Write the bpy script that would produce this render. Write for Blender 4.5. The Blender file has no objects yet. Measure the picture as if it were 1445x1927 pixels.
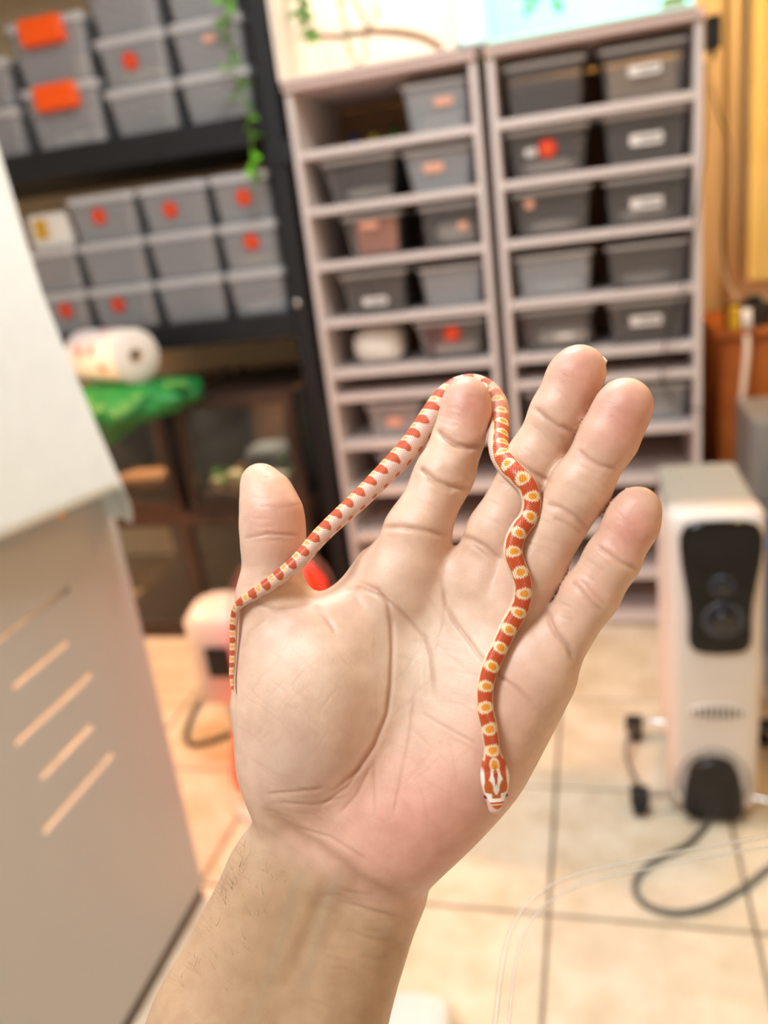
import bpy, bmesh, math, random
import numpy as np
from mathutils import Vector, Matrix
from mathutils.bvhtree import BVHTree

random.seed(7)
RNG = np.random.default_rng(7)
scene = bpy.context.scene
COL = scene.collection

# ------------------------------------------------------------------ camera
IW, IH, FPX = 1445.0, 1927.0, 1539.0
CAM_Z = 1.2
def cam_axes(yaw, pitch, roll):
    y, p, r = (math.radians(v) for v in (yaw, pitch, roll))
    fwd = Vector((-math.sin(y)*math.cos(p), math.cos(y)*math.cos(p), -math.sin(p)))
    right = fwd.cross(Vector((0, 0, 1))).normalized()
    up = right.cross(fwd)
    R = math.cos(r)*right + math.sin(r)*up
    U = -math.sin(r)*right + math.cos(r)*up
    return R, U, -fwd
CR, CU, CB = cam_axes(15.75, 18.84, -7.32)
CAM = Vector((0, 0, CAM_Z))
cd = bpy.data.cameras.new('camera')
cam = bpy.data.objects.new('camera', cd); COL.objects.link(cam)
cam.matrix_world = Matrix(((CR.x, CU.x, CB.x, 0), (CR.y, CU.y, CB.y, 0), (CR.z, CU.z, CB.z, CAM_Z), (0, 0, 0, 1)))
cd.sensor_fit = 'VERTICAL'; cd.sensor_height = 36.0; cd.lens = 36.0*FPX/IH
cd.clip_start = 0.02; cd.clip_end = 50
cd.dof.use_dof = True; cd.dof.focus_distance = 0.262; cd.dof.aperture_fstop = cd.lens/4.3
scene.camera = cam

# ------------------------------------------------------------------ world, lights, exposure
world = bpy.data.worlds.new('world'); scene.world = world; world.use_nodes = True
world.node_tree.nodes['Background'].inputs[0].default_value = (0.9, 0.95, 1.0, 1)
world.node_tree.nodes['Background'].inputs[1].default_value = 0.05
vs = scene.view_settings
vs.view_transform = 'Standard'; vs.look = 'None'; vs.gamma = 1.0; vs.use_curve_mapping = False
vs.exposure = 0.15
def area(name, loc, size, energy, color, target=None):
    l = bpy.data.lights.new(name, 'AREA'); l.shape = 'RECTANGLE'; l.size, l.size_y = size
    l.energy = energy; l.color = color
    o = bpy.data.objects.new(name, l); COL.objects.link(o); o.location = loc
    if target is not None:
        o.rotation_euler = (Vector(target)-Vector(loc)).to_track_quat('-Z', 'Y').to_euler()
    return o
# the room's two ceiling panels (their housings are built below)
area('ceiling_light_near', (-0.72, -0.42, 2.53), (0.5, 0.5), 34, (0.83, 0.93, 1.0))
area('ceiling_light_far', (-0.30, 1.20, 2.53), (0.55, 0.55), 27, (0.93, 0.96, 1.0))

# ------------------------------------------------------------------ helpers
def lin(c):
    return tuple((v/12.92 if v <= 0.04045 else ((v+0.055)/1.055)**2.4) for v in (x/255.0 for x in c))
MATS = {}
def mat(name, rgb=(200, 200, 200), rough=0.5, metal=0.0, var=0.0, vscale=20.0, bump=0.0, bscale=200.0,
        emit=None, estr=0.0, spec=0.5, sss=0.0, coat=0.0, rgb2=None, detail=4.0):
    if name in MATS: return MATS[name]
    m = bpy.data.materials.new(name); m.use_nodes = True; MATS[name] = m
    nt = m.node_tree; N = nt.nodes; L = nt.links; b = N['Principled BSDF']
    c = lin(rgb)
    b.inputs['Base Color'].default_value = (*c, 1); b.inputs['Roughness'].default_value = rough
    b.inputs['Metallic'].default_value = metal; b.inputs['Specular IOR Level'].default_value = spec
    b.inputs['Coat Weight'].default_value = coat
    if sss: b.inputs['Subsurface Weight'].default_value = sss; b.inputs['Subsurface Scale'].default_value = 0.01
    if emit is not None:
        b.inputs['Emission Color'].default_value = (*lin(emit), 1); b.inputs['Emission Strength'].default_value = estr
    if var or rgb2 or bump:
        tc = N.new('ShaderNodeTexCoord')
    if var or rgb2:
        n = N.new('ShaderNodeTexNoise'); n.inputs['Scale'].default_value = vscale; n.inputs['Detail'].default_value = detail
        L.new(tc.outputs['Object'], n.inputs['Vector'])
        r = N.new('ShaderNodeValToRGB'); L.new(n.outputs['Fac'], r.inputs['Fac'])
        r.color_ramp.elements[0].position = 0.3; r.color_ramp.elements[1].position = 0.7
        c2 = lin(rgb2) if rgb2 else tuple(v*(1-var) for v in c)
        r.color_ramp.elements[0].color = (*c2, 1); r.color_ramp.elements[1].color = (*c, 1)
        L.new(r.outputs['Color'], b.inputs['Base Color'])
    if bump:
        n2 = N.new('ShaderNodeTexNoise'); n2.inputs['Scale'].default_value = bscale; n2.inputs['Detail'].default_value = 3
        L.new(tc.outputs['Object'], n2.inputs['Vector'])
        bp = N.new('ShaderNodeBump'); bp.inputs['Strength'].default_value = bump; bp.inputs['Distance'].default_value = 0.002
        L.new(n2.outputs['Fac'], bp.inputs['Height']); L.new(bp.outputs['Normal'], b.inputs['Normal'])
    return m
def clear_mat(name, tint, body, fac, rough=0.15, ior=1.35):
    """thin clear plastic or glass: transparent, part milky body, Fresnel sheen"""
    if name in MATS: return MATS[name]
    m = bpy.data.materials.new(name); m.use_nodes = True; MATS[name] = m
    nt = m.node_tree; N = nt.nodes; L = nt.links
    N.remove(N['Principled BSDF']); out = N['Material Output']
    t = N.new('ShaderNodeBsdfTransparent'); t.inputs[0].default_value = (*lin(tint), 1)
    d = N.new('ShaderNodeBsdfPrincipled'); d.inputs['Base Color'].default_value = (*lin(body), 1); d.inputs['Roughness'].default_value = 0.35
    mx = N.new('ShaderNodeMixShader'); mx.inputs[0].default_value = fac
    L.new(t.outputs[0], mx.inputs[1]); L.new(d.outputs[0], mx.inputs[2])
    g = N.new('ShaderNodeBsdfGlossy'); g.inputs['Roughness'].default_value = rough
    lw = N.new('ShaderNodeFresnel'); lw.inputs['IOR'].default_value = ior
    mx2 = N.new('ShaderNodeMixShader')
    L.new(lw.outputs[0], mx2.inputs[0]); L.new(mx.outputs[0], mx2.inputs[1]); L.new(g.outputs[0], mx2.inputs[2])
    L.new(mx2.outputs[0], out.inputs['Surface'])
    return m

def link_mesh(name, me, material=None, parent=None, smooth=False):
    o = bpy.data.objects.new(name, me); COL.objects.link(o)
    if material is not None and len(me.materials) == 0: me.materials.append(material)
    if parent is not None: o.parent = parent
    if smooth:
        me.polygons.foreach_set('use_smooth', np.ones(len(me.polygons), bool))
    return o
def from_py(name, V, Fc, material=None, parent=None, smooth=False):
    me = bpy.data.meshes.new(name); me.from_pydata([tuple(v) for v in V], [], Fc); me.update()
    return link_mesh(name, me, material, parent, smooth)
def tag(o, label, cat=None, group=None, kind=None):
    if label: o['label'] = label
    if cat: o['category'] = cat
    if group: o['group'] = group
    if kind: o['kind'] = kind
    return o
def empty(name, loc, rz=0.0):
    o = bpy.data.objects.new(name, None); COL.objects.link(o); o.location = loc; o.rotation_euler = (0, 0, rz)
    o.empty_display_size = 0.05
    return o
def box_mesh(name, lo, hi, bev=0.0, segs=2):
    bm = bmesh.new(); bmesh.ops.create_cube(bm, size=1.0)
    lo, hi = Vector(lo), Vector(hi)
    for v in bm.verts:
        v.co = Vector([lo[i]+(v.co[i]+0.5)*(hi[i]-lo[i]) for i in range(3)])
    if bev > 0:
        bmesh.ops.bevel(bm, geom=bm.edges[:], offset=bev, segments=segs, affect='EDGES', profile=0.5)
    me = bpy.data.meshes.new(name); bm.to_mesh(me); bm.free(); return me
def box(name, lo, hi, material, parent=None, bev=0.002, segs=2):
    return link_mesh(name, box_mesh(name, lo, hi, bev, segs), material, parent)
def rrect(w, d, r, z, n=4, cx=0.0, cy=0.0):
    pts = []
    r = min(r, w/2-1e-4, d/2-1e-4)
    for (sx, sy, a0) in ((1, 1, 0), (-1, 1, 90), (-1, -1, 180), (1, -1, 270)):
        for i in range(n+1):
            a = math.radians(a0+90*i/n)
            pts.append((cx+sx*(w/2-r)+r*math.cos(a), cy+sy*(d/2-r)+r*math.sin(a), z))
    return pts
def loft(name, loops, material, parent=None, cap0=True, cap1=True, smooth=False, closed=False):
    V = [p for l in loops for p in l]; n = len(loops[0]); Fc = []
    m = len(loops)
    for i in range(m if closed else m-1):
        for j in range(n):
            a, b = i*n+j, i*n+(j+1) % n; i2 = (i+1) % m
            Fc.append((a, b, i2*n+(j+1) % n, i2*n+j))
    if not closed:
        if cap0: Fc.append(tuple(range(n))[::-1])
        if cap1: Fc.append(tuple((m-1)*n+j for j in range(n)))
    return from_py(name, V, Fc, material, parent, smooth)
def catmull(P, step):
    P = [np.array(p, float) for p in P]
    P = [2*P[0]-P[1]]+P+[2*P[-1]-P[-2]]
    out = []
    for i in range(1, len(P)-2):
        a, b, c, d = P[i-1:i+3]
        n = max(2, int(np.linalg.norm((c-b)[:3])/step))
        for k in range(n):
            t = k/n
            out.append(0.5*((2*b)+(-a+c)*t+(2*a-5*b+4*c-d)*t*t+(-a+3*b-3*c+d)*t**3))
    out.append(P[-2]); return np.array(out)
def tube(name, pts, r, material, parent=None, seg=8, smooth=True, step=None, radii=None):
    P = np.array(pts, float)
    if step: P = catmull(P, step)
    n = len(P); T = np.gradient(P, axis=0); T /= np.linalg.norm(T, axis=1, keepdims=True)+1e-12
    nrm = np.cross(T[0], [0, 0, 1.0]);
    if np.linalg.norm(nrm) < 1e-3: nrm = np.cross(T[0], [1.0, 0, 0])
    nrm /= np.linalg.norm(nrm); loops = []
    for i in range(n):
        nrm = nrm-T[i]*(nrm@T[i]); nrm /= np.linalg.norm(nrm); bn = np.cross(T[i], nrm)
        rr = r if radii is None else np.interp(i/(n-1), np.linspace(0, 1, len(radii)), radii)
        loops.append([tuple(P[i]+rr*(math.cos(a)*nrm+math.sin(a)*bn)) for a in np.linspace(0, 2*math.pi, seg, endpoint=False)])
    return loft(name, loops, material, parent, smooth=smooth)
def lathe(name, prof, material, parent=None, seg=28, smooth=True, M=None, cap0=True, cap1=True):
    loops = []
    for (r, z) in prof:
        l = [Vector((r*math.cos(a), r*math.sin(a), z)) for a in np.linspace(0, 2*math.pi, seg, endpoint=False)]
        if M is not None: l = [M @ p for p in l]
        loops.append([tuple(p) for p in l])
    return loft(name, loops, material, parent, cap0, cap1, smooth)
def plate(name, outer, holes, depth, material, M=None, parent=None, bevel=0.0):
    """flat plate with holes: 2D outline extruded, outline in XY, thickness along Z, placed by M"""
    cu = bpy.data.curves.new(name, 'CURVE'); cu.dimensions = '2D'; cu.fill_mode = 'BOTH'
    cu.extrude = depth/2-bevel; cu.bevel_depth = bevel; cu.bevel_resolution = 2; cu.offset = -bevel
    for loop in [outer]+holes:
        s = cu.splines.new('POLY'); s.points.add(len(loop)-1); s.use_cyclic_u = True
        for p, q in zip(s.points, loop): p.co = (q[0], q[1], 0, 1)
    t = bpy.data.objects.new('tmp', cu); COL.objects.link(t)
    bpy.context.view_layer.update()
    me = bpy.data.meshes.new_from_object(t.evaluated_get(bpy.context.evaluated_depsgraph_get()))
    bpy.data.objects.remove(t); bpy.data.curves.remove(cu)
    me.name = name; me.materials.clear()
    if M is not None: me.transform(M)
    return link_mesh(name, me, material, parent)
def disc_M(o, xdir, ydir):
    x, y = Vector(xdir).normalized(), Vector(ydir).normalized(); z = x.cross(y)
    return Matrix(((x.x, y.x, z.x, o[0]), (x.y, y.y, z.y, o[1]), (x.z, y.z, z.z, o[2]), (0, 0, 0, 1)))
def copy_tree(o, parent=None):
    c = o.copy(); COL.objects.link(c); c.parent = parent
    for ch in list(o.children): copy_tree(ch, c)
    return c
ORD = ['first', 'second', 'third', 'fourth', 'fifth', 'sixth', 'seventh', 'eighth', 'ninth', 'tenth', 'eleventh']
# ------------------------------------------------------------------ materials of the setting
def tile_material():
    m = bpy.data.materials.new('tile'); m.use_nodes = True
    N = m.node_tree.nodes; L = m.node_tree.links; b = N['Principled BSDF']
    g = N.new('ShaderNodeNewGeometry')
    n = N.new('ShaderNodeTexNoise'); n.inputs['Scale'].default_value = 9; n.inputs['Detail'].default_value = 6; n.inputs['Roughness'].default_value = 0.65
    r = N.new('ShaderNodeValToRGB'); e = r.color_ramp.elements
    e[0].position = 0.32; e[0].color = (*lin((198, 182, 152)), 1); e[1].position = 0.62; e[1].color = (*lin((222, 212, 190)), 1)
    L.new(g.outputs['Position'], n.inputs['Vector']); L.new(n.outputs['Fac'], r.inputs['Fac']); L.new(r.outputs['Color'], b.inputs['Base Color'])
    n2 = N.new('ShaderNodeTexNoise'); n2.inputs['Scale'].default_value = 60; L.new(g.outputs['Position'], n2.inputs['Vector'])
    bp = N.new('ShaderNodeBump'); bp.inputs['Strength'].default_value = 0.15; bp.inputs['Distance'].default_value = 0.002
    L.new(n2.outputs['Fac'], bp.inputs['Height']); L.new(bp.outputs['Normal'], b.inputs['Normal'])
    b.inputs['Roughness'].default_value = 0.42
    return m
TILE = tile_material()
GROUT = mat('grout', (122, 104, 80), 0.9, var=0.2, vscale=30)
WALLM = mat('wall_paint', (246, 222, 182), 0.8, var=0.06, vscale=3, bump=0.05)
WALLW = mat('wall_plain', (196, 193, 188), 0.8, var=0.05, vscale=3)
CEILM = mat('ceiling_paint', (225, 220, 212), 0.9, var=0.03)
PVC = mat('white_pvc', (214, 202, 197), 0.5, var=0.03, vscale=6)
PVC2 = mat('grey_white_panel', (180, 181, 182), 0.45, var=0.02, vscale=5)
BLACK = mat('black_paint', (20, 22, 26), 0.5, var=0.3, vscale=15)
BLACKP = mat('black_plastic', (18, 18, 19), 0.35)
GLOSSB = mat('gloss_black', (5, 5, 6), 0.07, spec=0.4)
RUB = mat('rubber', (24, 24, 25), 0.7)
CLEAR = clear_mat('clear_plastic', (251, 250, 250), (206, 200, 198), 0.10)
CLEAR2 = clear_mat('milky_plastic', (251, 251, 253), (226, 227, 230), 0.27)
RIM = clear_mat('plastic_rim', (230, 230, 232), (236, 236, 238), 0.62)
GLASS = clear_mat('glass', (236, 240, 238), (200, 205, 205), 0.03, rough=0.03)
ACRYL = clear_mat('acrylic', (252, 253, 253), (230, 235, 235), 0.03, rough=0.08, ior=1.12)
ACRYLE = clear_mat('acrylic_edge', (255, 255, 255), (255, 252, 244), 0.26, rough=0.08, ior=1.1)
RED = mat('red_sticker', (214, 44, 22), 0.5)
REDIN = mat('sticker_print', (232, 92, 38), 0.5)
LABEL = mat('paper_label', (238, 232, 226), 0.6)
INK = mat('label_print', (120, 118, 120), 0.7)
PEACH = mat('peach_tag', (238, 176, 150), 0.6)
ORANGE = mat('orange_clip', (255, 92, 12), 0.4)
PAPER = mat('paper_towel', (236, 230, 220), 0.9, var=0.08, vscale=40, bump=0.5, bscale=90)
CARD = mat('cardboard', (196, 176, 150), 0.85, var=0.1, vscale=25)
SAND = mat('sand_bedding', (196, 178, 158), 0.95, var=0.25, vscale=60, bump=0.6, bscale=200)
PINKB = mat('peach_sheet', (246, 160, 128), 0.8, var=0.12, vscale=30)
WOOD = mat('dark_wood', (66, 46, 36), 0.5, rgb2=(42, 29, 22), vscale=8)
OWOOD = mat('orange_wood', (196, 112, 40), 0.5, rgb2=(160, 82, 26), vscale=7)
SOIL = mat('soil', (120, 78, 50), 0.95, rgb2=(64, 40, 26), vscale=40, bump=0.8, bscale=120)
LEAF = mat('leaf', (122, 196, 40), 0.5, rgb2=(84, 160, 30), vscale=60)
LEAF2 = mat('dark_leaf', (70, 116, 34), 0.55, rgb2=(46, 84, 22), vscale=60)
STEM = mat('stem', (110, 130, 50), 0.6)
BRANCH = mat('branch_bark', (150, 96, 40), 0.85, rgb2=(96, 60, 26), vscale=40, bump=0.6, bscale=150)
STONE = mat('stone', (96, 94, 92), 0.8, rgb2=(60, 58, 58), vscale=30, bump=0.5, bscale=60)
CREAMS = mat('cream_stone', (236, 212, 160), 0.8, var=0.15, vscale=30, bump=0.4, bscale=60)
METAL = mat('chrome', (200, 200, 200), 0.25, metal=1.0)
CABLEB = mat('black_cable', (24, 23, 22), 0.5)
CABLEG = mat('grey_cable', (78, 76, 70), 0.5)
CABLEW = mat('white_cable', (232, 214, 196), 0.5)
HEATW = mat('heater_enamel', (228, 218, 210), 0.32, var=0.02, vscale=8)
CLOTHM = mat('white_cloth', (226, 236, 242), 0.9, var=0.04, vscale=30, bump=0.7, bscale=420)

# ------------------------------------------------------------------ the room
RX0, RX1, RY0, RY1, RZ = -2.75, 1.5, -1.7, 2.95, 2.62
TX, TY, X_OFF, Y_OFF, GAP = 0.3485, 0.356, -0.119, 1.171, 0.007
fl = box('floor', (RX0, RY0, -0.06), (RX1, RY1, -0.004), GROUT, bev=0); tag(fl, 'cream ceramic tile floor with dark grout', kind='structure')
tile_me = box_mesh('tile', (-TX/2+GAP/2, -TY/2+GAP/2, -0.012), (TX/2-GAP/2, TY/2-GAP/2, 0.0), 0.0025, 1); tile_me.materials.append(TILE)
ix0, ix1 = math.floor((RX0-X_OFF)/TX)+1, math.floor((RX1-X_OFF)/TX)-1
iy0, iy1 = math.floor((RY0-Y_OFF)/TY)+1, math.floor((RY1-Y_OFF)/TY)-1
for i in range(ix0, ix1+1):
    for j in range(iy0, iy1+1):
        t = bpy.data.objects.new('tile', tile_me); COL.objects.link(t); t.parent = fl
        t.location = (X_OFF+(i+0.5)*TX, Y_OFF+(j+0.5)*TY, 0.0)
for nm, lo, hi, m in (('wall_back', (RX0, RY1, 0), (RX1, RY1+0.08, RZ), WALLM), ('wall_front', (RX0, RY0-0.08, 0), (RX1, RY0, RZ), WALLW),
                      ('wall_left', (RX0-0.08, RY0, 0), (RX0, RY1, RZ), WALLW), ('wall_right', (RX1, RY0, 0), (RX1+0.08, RY1, RZ), WALLM),
                      ('ceiling', (RX0, RY0, RZ), (RX1, RY1, RZ+0.08), CEILM)):
    tag(box(nm, lo, hi, m, bev=0), None, kind='structure')
LEDP = mat('led_panel', (250, 250, 245), 0.5, emit=(255, 240, 220), estr=3.0)
for (x, y, nm) in ((-0.72, -0.42, 'behind the camera'), (-0.30, 1.20, 'over the tiled floor')):
    c = empty('ceiling_lamp', (x, y, RZ)); tag(c, 'square white ceiling panel lamp '+nm, 'lamp')
    box('frame', (-0.31, -0.31, -0.05), (0.31, 0.31, 0), PVC2, c, 0.004)
    box('diffuser', (-0.28, -0.28, -0.056), (0.28, 0.28, -0.0505), LEDP, c, 0.001)

# ------------------------------------------------------------------ the two white racks
RACK_Y0, RACK_Y1 = 2.283, 2.76
ZS = [0.019, 0.162, 0.305, 0.453, 0.600, 0.747, 0.819, 0.966, 1.124, 1.271, 1.415, 1.562]   # board centre heights
TH = 0.020
def rack(x0, x1, lab):
    r = empty('storage_rack', ((x0+x1)/2, RACK_Y0, 0)); tag(r, lab, 'rack', 'white slotted racks against the back wall')
    a, b = x0-(x0+x1)/2, x1-(x0+x1)/2; D = RACK_Y1-RACK_Y0
    box('side_panel', (a, 0, 0), (a+0.018, D, ZS[-1]+0.01), PVC, r, 0.002)
    box('side_panel', (b-0.018, 0, 0), (b, D, ZS[-1]+0.01), PVC, r, 0.002)
    me = box_mesh('shelf', (a+0.0185, 0.002, -TH/2), (b-0.0185, D-0.012, TH/2), 0.002); me.materials.append(PVC)
    for z in ZS[:-1]:
        s = bpy.data.objects.new('shelf', me); COL.objects.link(s); s.parent = r; s.location = (0, 0, z)
    box('top_panel', (a-0.003, -0.012, ZS[-1]+0.0105), (b+0.003, D, ZS[-1]+0.032), mat('rack_top_edge', (200, 176, 168), 0.5, var=0.03), r, 0.002)
    box('back_panel', (a+0.0185, D-0.011, 0.03), (b-0.0185, D, ZS[-1]), mat('back_hardboard', (172, 128, 88), 0.8, var=0.15, vscale=10), r, 0.001)
    return r
rack(-0.768, -0.262, 'left white storage rack with slim shelves, standing beside the black shelving')
rack(-0.236, 0.268, 'right white storage rack with slim shelves, standing beside the yellow wall')

# ------------------------------------------------------------------ plastic tubs
def tub(loc, w, d, h, label, cat='tub', group=None, lid=False, sticker=None, tagp=None, clip=None, peach=None, taper=0.8, milky=False, rz=0.0, name='plastic_tub'):
    r = empty(name, loc, rz); tag(r, label, cat, group)
    m = CLEAR2 if milky else CLEAR
    wb, db, t = w*taper, d*0.88, 0.003
    H = h-0.014 if lid else h
    L = [rrect(wb, db, 0.015, 0.0), rrect(wb+0.004, db+0.004, 0.02, 0.004), rrect(w-0.012, d-0.012, 0.02, H-0.010),
         rrect(w-0.012-2*t, d-0.012-2*t, 0.02, H-0.010), rrect(wb-2*t, db-2*t, 0.014, 0.006)]
    loft('tub_body', L, m, r)
    R = [rrect(w-0.014, d-0.014, 0.02, H-0.0095), rrect(w, d, 0.022, H-0.0095), rrect(w, d, 0.022, H), rrect(w-0.014, d-0.014, 0.02, H)]
    loft('rim', R, RIM, r, closed=True)
    if lid:
        loft('lid', [rrect(w+0.003, d+0.003, 0.022, H+0.0003), rrect(w+0.004, d+0.004, 0.022, H+0.0105), rrect(w-0.014, d-0.014, 0.02, H+0.0135)], RIM, r)
    def face(u, z):   # point on the front face: u in -1..1, z height
        k = z/H; ww = wb+(w-wb)*k; dd = db+(d-0.006-db)*k
        return (u*ww/2, -dd/2-0.004, z)
    sl = ((d-db)/2)/H
    yd = Vector((0, -sl, 1)).normalized()
    if sticker:
        p = face(*sticker)
        st = lathe('sticker', [(0.023, 0), (0.023, 0.001)], RED, r, 22, False, disc_M(p, (1, 0, 0), yd))
        lathe('sticker_print', [(0.013, 0.0012), (0.013, 0.0016)], REDIN, st, 16, False, disc_M(p, (1, 0, 0), yd))
    for spec, M1, M2 in ((tagp, LABEL, INK), (peach, PEACH, None)):
        if spec:
            u, z, tw, th = spec; p = face(u, z); M = disc_M(p, (1, 0, 0), yd)
            tg = loft('label_tag', [[tuple(M @ Vector(q)) for q in rrect(tw, th, 0.004, zz, 2)] for zz in (0, 0.0015)], M1, r)
            if M2:
                loft('label_print', [[tuple(M @ Vector(q)) for q in rrect(tw*0.62, th*0.28, 0.001, zz, 1, tw*0.1, 0)] for zz in (0.0016, 0.0021)], M2, tg)
    if clip:
        box('orange_latch', (-0.066, -d/2-0.018, H-0.052), (0.066, -d/2+0.02, H+0.014), ORANGE, r, 0.006)['label'] = 'orange latch'
    return r
FRONT = RACK_Y0+0.012
def rack_tub(x0, x1, row, h, label, d=0.36, **k):
    z = ZS[row]+TH/2+0.0005
    return tub(((x0+x1)/2, FRONT+0.02+d/2, z), x1-x0, d, h, label, 'tub', 'clear tubs in the white racks', **k)
rn = {10: 'top', 9: 'second', 8: 'third', 7: 'fourth', 6: 'fifth', 4: 'sixth', 3: 'seventh', 2: 'eighth', 1: 'ninth', 0: 'lowest'}
def rl(side, rackn, row, extra=''):
    return 'clear tub%s, %s half of %s tub shelf, %s white rack' % (extra, side, rn[row], rackn)
# left rack
rack_tub(-0.47, -0.285, 10, 0.118, rl('right', 'left', 10, ' with sandy bedding'), peach=(0.25, 0.07, 0.05, 0.018), milky=True, taper=0.82)
rack_tub(-0.715, -0.495, 9, 0.112, rl('left', 'left', 9), taper=0.76)
rack_tub(-0.485, -0.285, 9, 0.108, rl('right', 'left', 9, ' with peach tag'), peach=(-0.15, 0.06, 0.055, 0.022), milky=True, taper=0.78)
rack_tub(-0.675, -0.500, 8, 0.112, rl('left', 'left', 8, ' with peach sheet'), peach=(-0.05, 0.085, 0.05, 0.018), taper=0.78)
rack_tub(-0.455, -0.285, 8, 0.112, rl('right', 'left', 8, ' with small pale tag'), peach=(0.45, 0.052, 0.024, 0.022), taper=0.85)
rack_tub(-0.705, -0.500, 7, 0.118, rl('left', 'left', 7, ' with low white tag'), tagp=(0.0, 0.038, 0.072, 0.022), taper=0.80)
rack_tub(-0.475, -0.285, 7, 0.112, rl('right', 'left', 7, ' with milky walls'), milky=True, taper=0.80)
rack_tub(-0.500, -0.290, 6, 0.112, rl('right', 'left', 6, ' with red round sticker'), sticker=(0.05, 0.075), taper=0.78)
rack_tub(-0.675, -0.500, 4, 0.105, rl('left', 'left', 4, ' with pale oval tag'), peach=(0.0, 0.05, 0.045, 0.028), milky=True, taper=0.86)
rack_tub(-0.660, -0.480, 3, 0.100, rl('left', 'left', 3), milky=True, taper=0.86)
# right rack
rack_tub(-0.205, 0.005, 10, 0.122, rl('left', 'right', 10, ', dark and empty'), taper=0.84, d=0.38)
rack_tub(0.030, 0.245, 10, 0.122, rl('right', 'right', 10, ' holding a beige sheet'), tagp=(0.02, 0.066, 0.075, 0.022), taper=0.84, d=0.38)
rack_tub(-0.210, 0.008, 9, 0.115, rl('left', 'right', 9, ' with red round sticker'), sticker=(0.0, 0.066), tagp=(-0.42, 0.062, 0.03, 0.018), taper=0.80)
rack_tub(0.032, 0.245, 9, 0.118, rl('right', 'right', 9, ' with white name tag'), tagp=(0.02, 0.055, 0.078, 0.026), taper=0.82)
rack_tub(-0.205, 0.008, 8, 0.115, rl('left', 'right', 8, ' with pale round dots'), peach=(-0.55, 0.085, 0.022, 0.022), taper=0.82)
rack_tub(0.032, 0.245, 8, 0.115, rl('right', 'right', 8, ' with white name tag'), tagp=(0.0, 0.052, 0.078, 0.026), taper=0.84)
rack_tub(-0.208, 0.005, 7, 0.112, rl('left', 'right', 7), taper=0.84, milky=True)
rack_tub(0.032, 0.245, 7, 0.112, rl('right', 'right', 7), taper=0.84)
rack_tub(-0.208, 0.003, 6, 0.115, rl('left', 'right', 6, ' holding folded paper'), taper=0.82)
rack_tub(0.030, 0.245, 6, 0.115, rl('right', 'right', 6, ' with white name tag'), tagp=(-0.05, 0.062, 0.08, 0.028), taper=0.84)
rack_tub(-0.205, 0.000, 4, 0.108, rl('left', 'right', 4), taper=0.84)
rack_tub(0.030, 0.245, 4, 0.105, rl('right', 'right', 4), taper=0.86, milky=True)

# things inside the tubs and on the rack shelves
def crumple(name, c, size, material, label, cat, seed=0, amp=0.18):
    bm = bmesh.new(); bmesh.ops.create_icosphere(bm, subdivisions=3, radius=1.0); rg = np.random.default_rng(seed)
    K = rg.normal(size=(7, 3))*2.2; ph = rg.uniform(0, 6.3, 7)
    for v in bm.verts:
        p = np.array(v.co); f = 1+amp*sum(abs(math.sin(K[i]@p+ph[i]))-0.6 for i in range(7))/3
        q = np.sign(p)*np.abs(p)**0.62
        v.co = Vector((q[0]*f*size[0]/2, q[1]*f*size[1]/2, max(q[2]*f*size[2]/2, -size[2]/2)+size[2]/2))
    me = bpy.data.meshes.new(name); bm.to_mesh(me); bm.free()
    zmin = min(v.co.z for v in me.vertices)
    for v in me.vertices: v.co.z -= zmin
    o = link_mesh(name, me, material, None, True); o.location = c; tag(o, label, cat); return o
crumple('paper_bundle', (-0.625, FRONT+0.13, ZS[6]+TH/2+0.001), (0.155, 0.20, 0.105), PAPER, 'cream crumpled paper bundle on the fifth tub shelf of the left rack', 'paper', 3)
box('beige_sheet', (0.055, FRONT+0.06, ZS[10]+TH/2+0.010), (0.215, FRONT+0.085, ZS[10]+TH/2+0.086), CARD, None, 0.003); tag(bpy.data.objects['beige_sheet'], 'beige card sheet standing inside the top right tub of right rack', 'card')
crumple('sand_bedding', (-0.375, FRONT+0.18, ZS[10]+TH/2+0.009), (0.125, 0.26, 0.040), SAND, 'grey sandy bedding in the top tub of the left rack', 'bedding', 5)
box('peach_sheet', (-0.640, FRONT+0.062, ZS[8]+TH/2+0.008), (-0.525, FRONT+0.08, ZS[8]+TH/2+0.100), PINKB, None, 0.002); tag(bpy.data.objects['peach_sheet'], 'peach coloured sheet lining a tub on the third shelf of left rack', 'sheet')
crumple('tissue_bedding', (-0.365, FRONT+0.17, ZS[8]+TH/2+0.009), (0.115, 0.24, 0.055), PAPER, 'white tissue bedding in right tub of the third left rack shelf', 'bedding', 8)
crumple('tissue_bedding', (-0.395, FRONT+0.17, ZS[6]+TH/2+0.009), (0.135, 0.24, 0.035), PAPER, 'white tissue bedding in the tub with red sticker above the index finger', 'bedding', 9)
crumple('tissue_bedding', (-0.100, FRONT+0.17, ZS[9]+TH/2+0.009), (0.14, 0.24, 0.035), PAPER, 'white tissue bedding in the red-stickered tub of the right rack', 'bedding', 10)
crumple('folded_paper', (-0.085, FRONT+0.16, ZS[6]+TH/2+0.009), (0.15, 0.24, 0.045), PAPER, 'white folded paper in left tub of the fifth right rack shelf', 'paper', 12)
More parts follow.
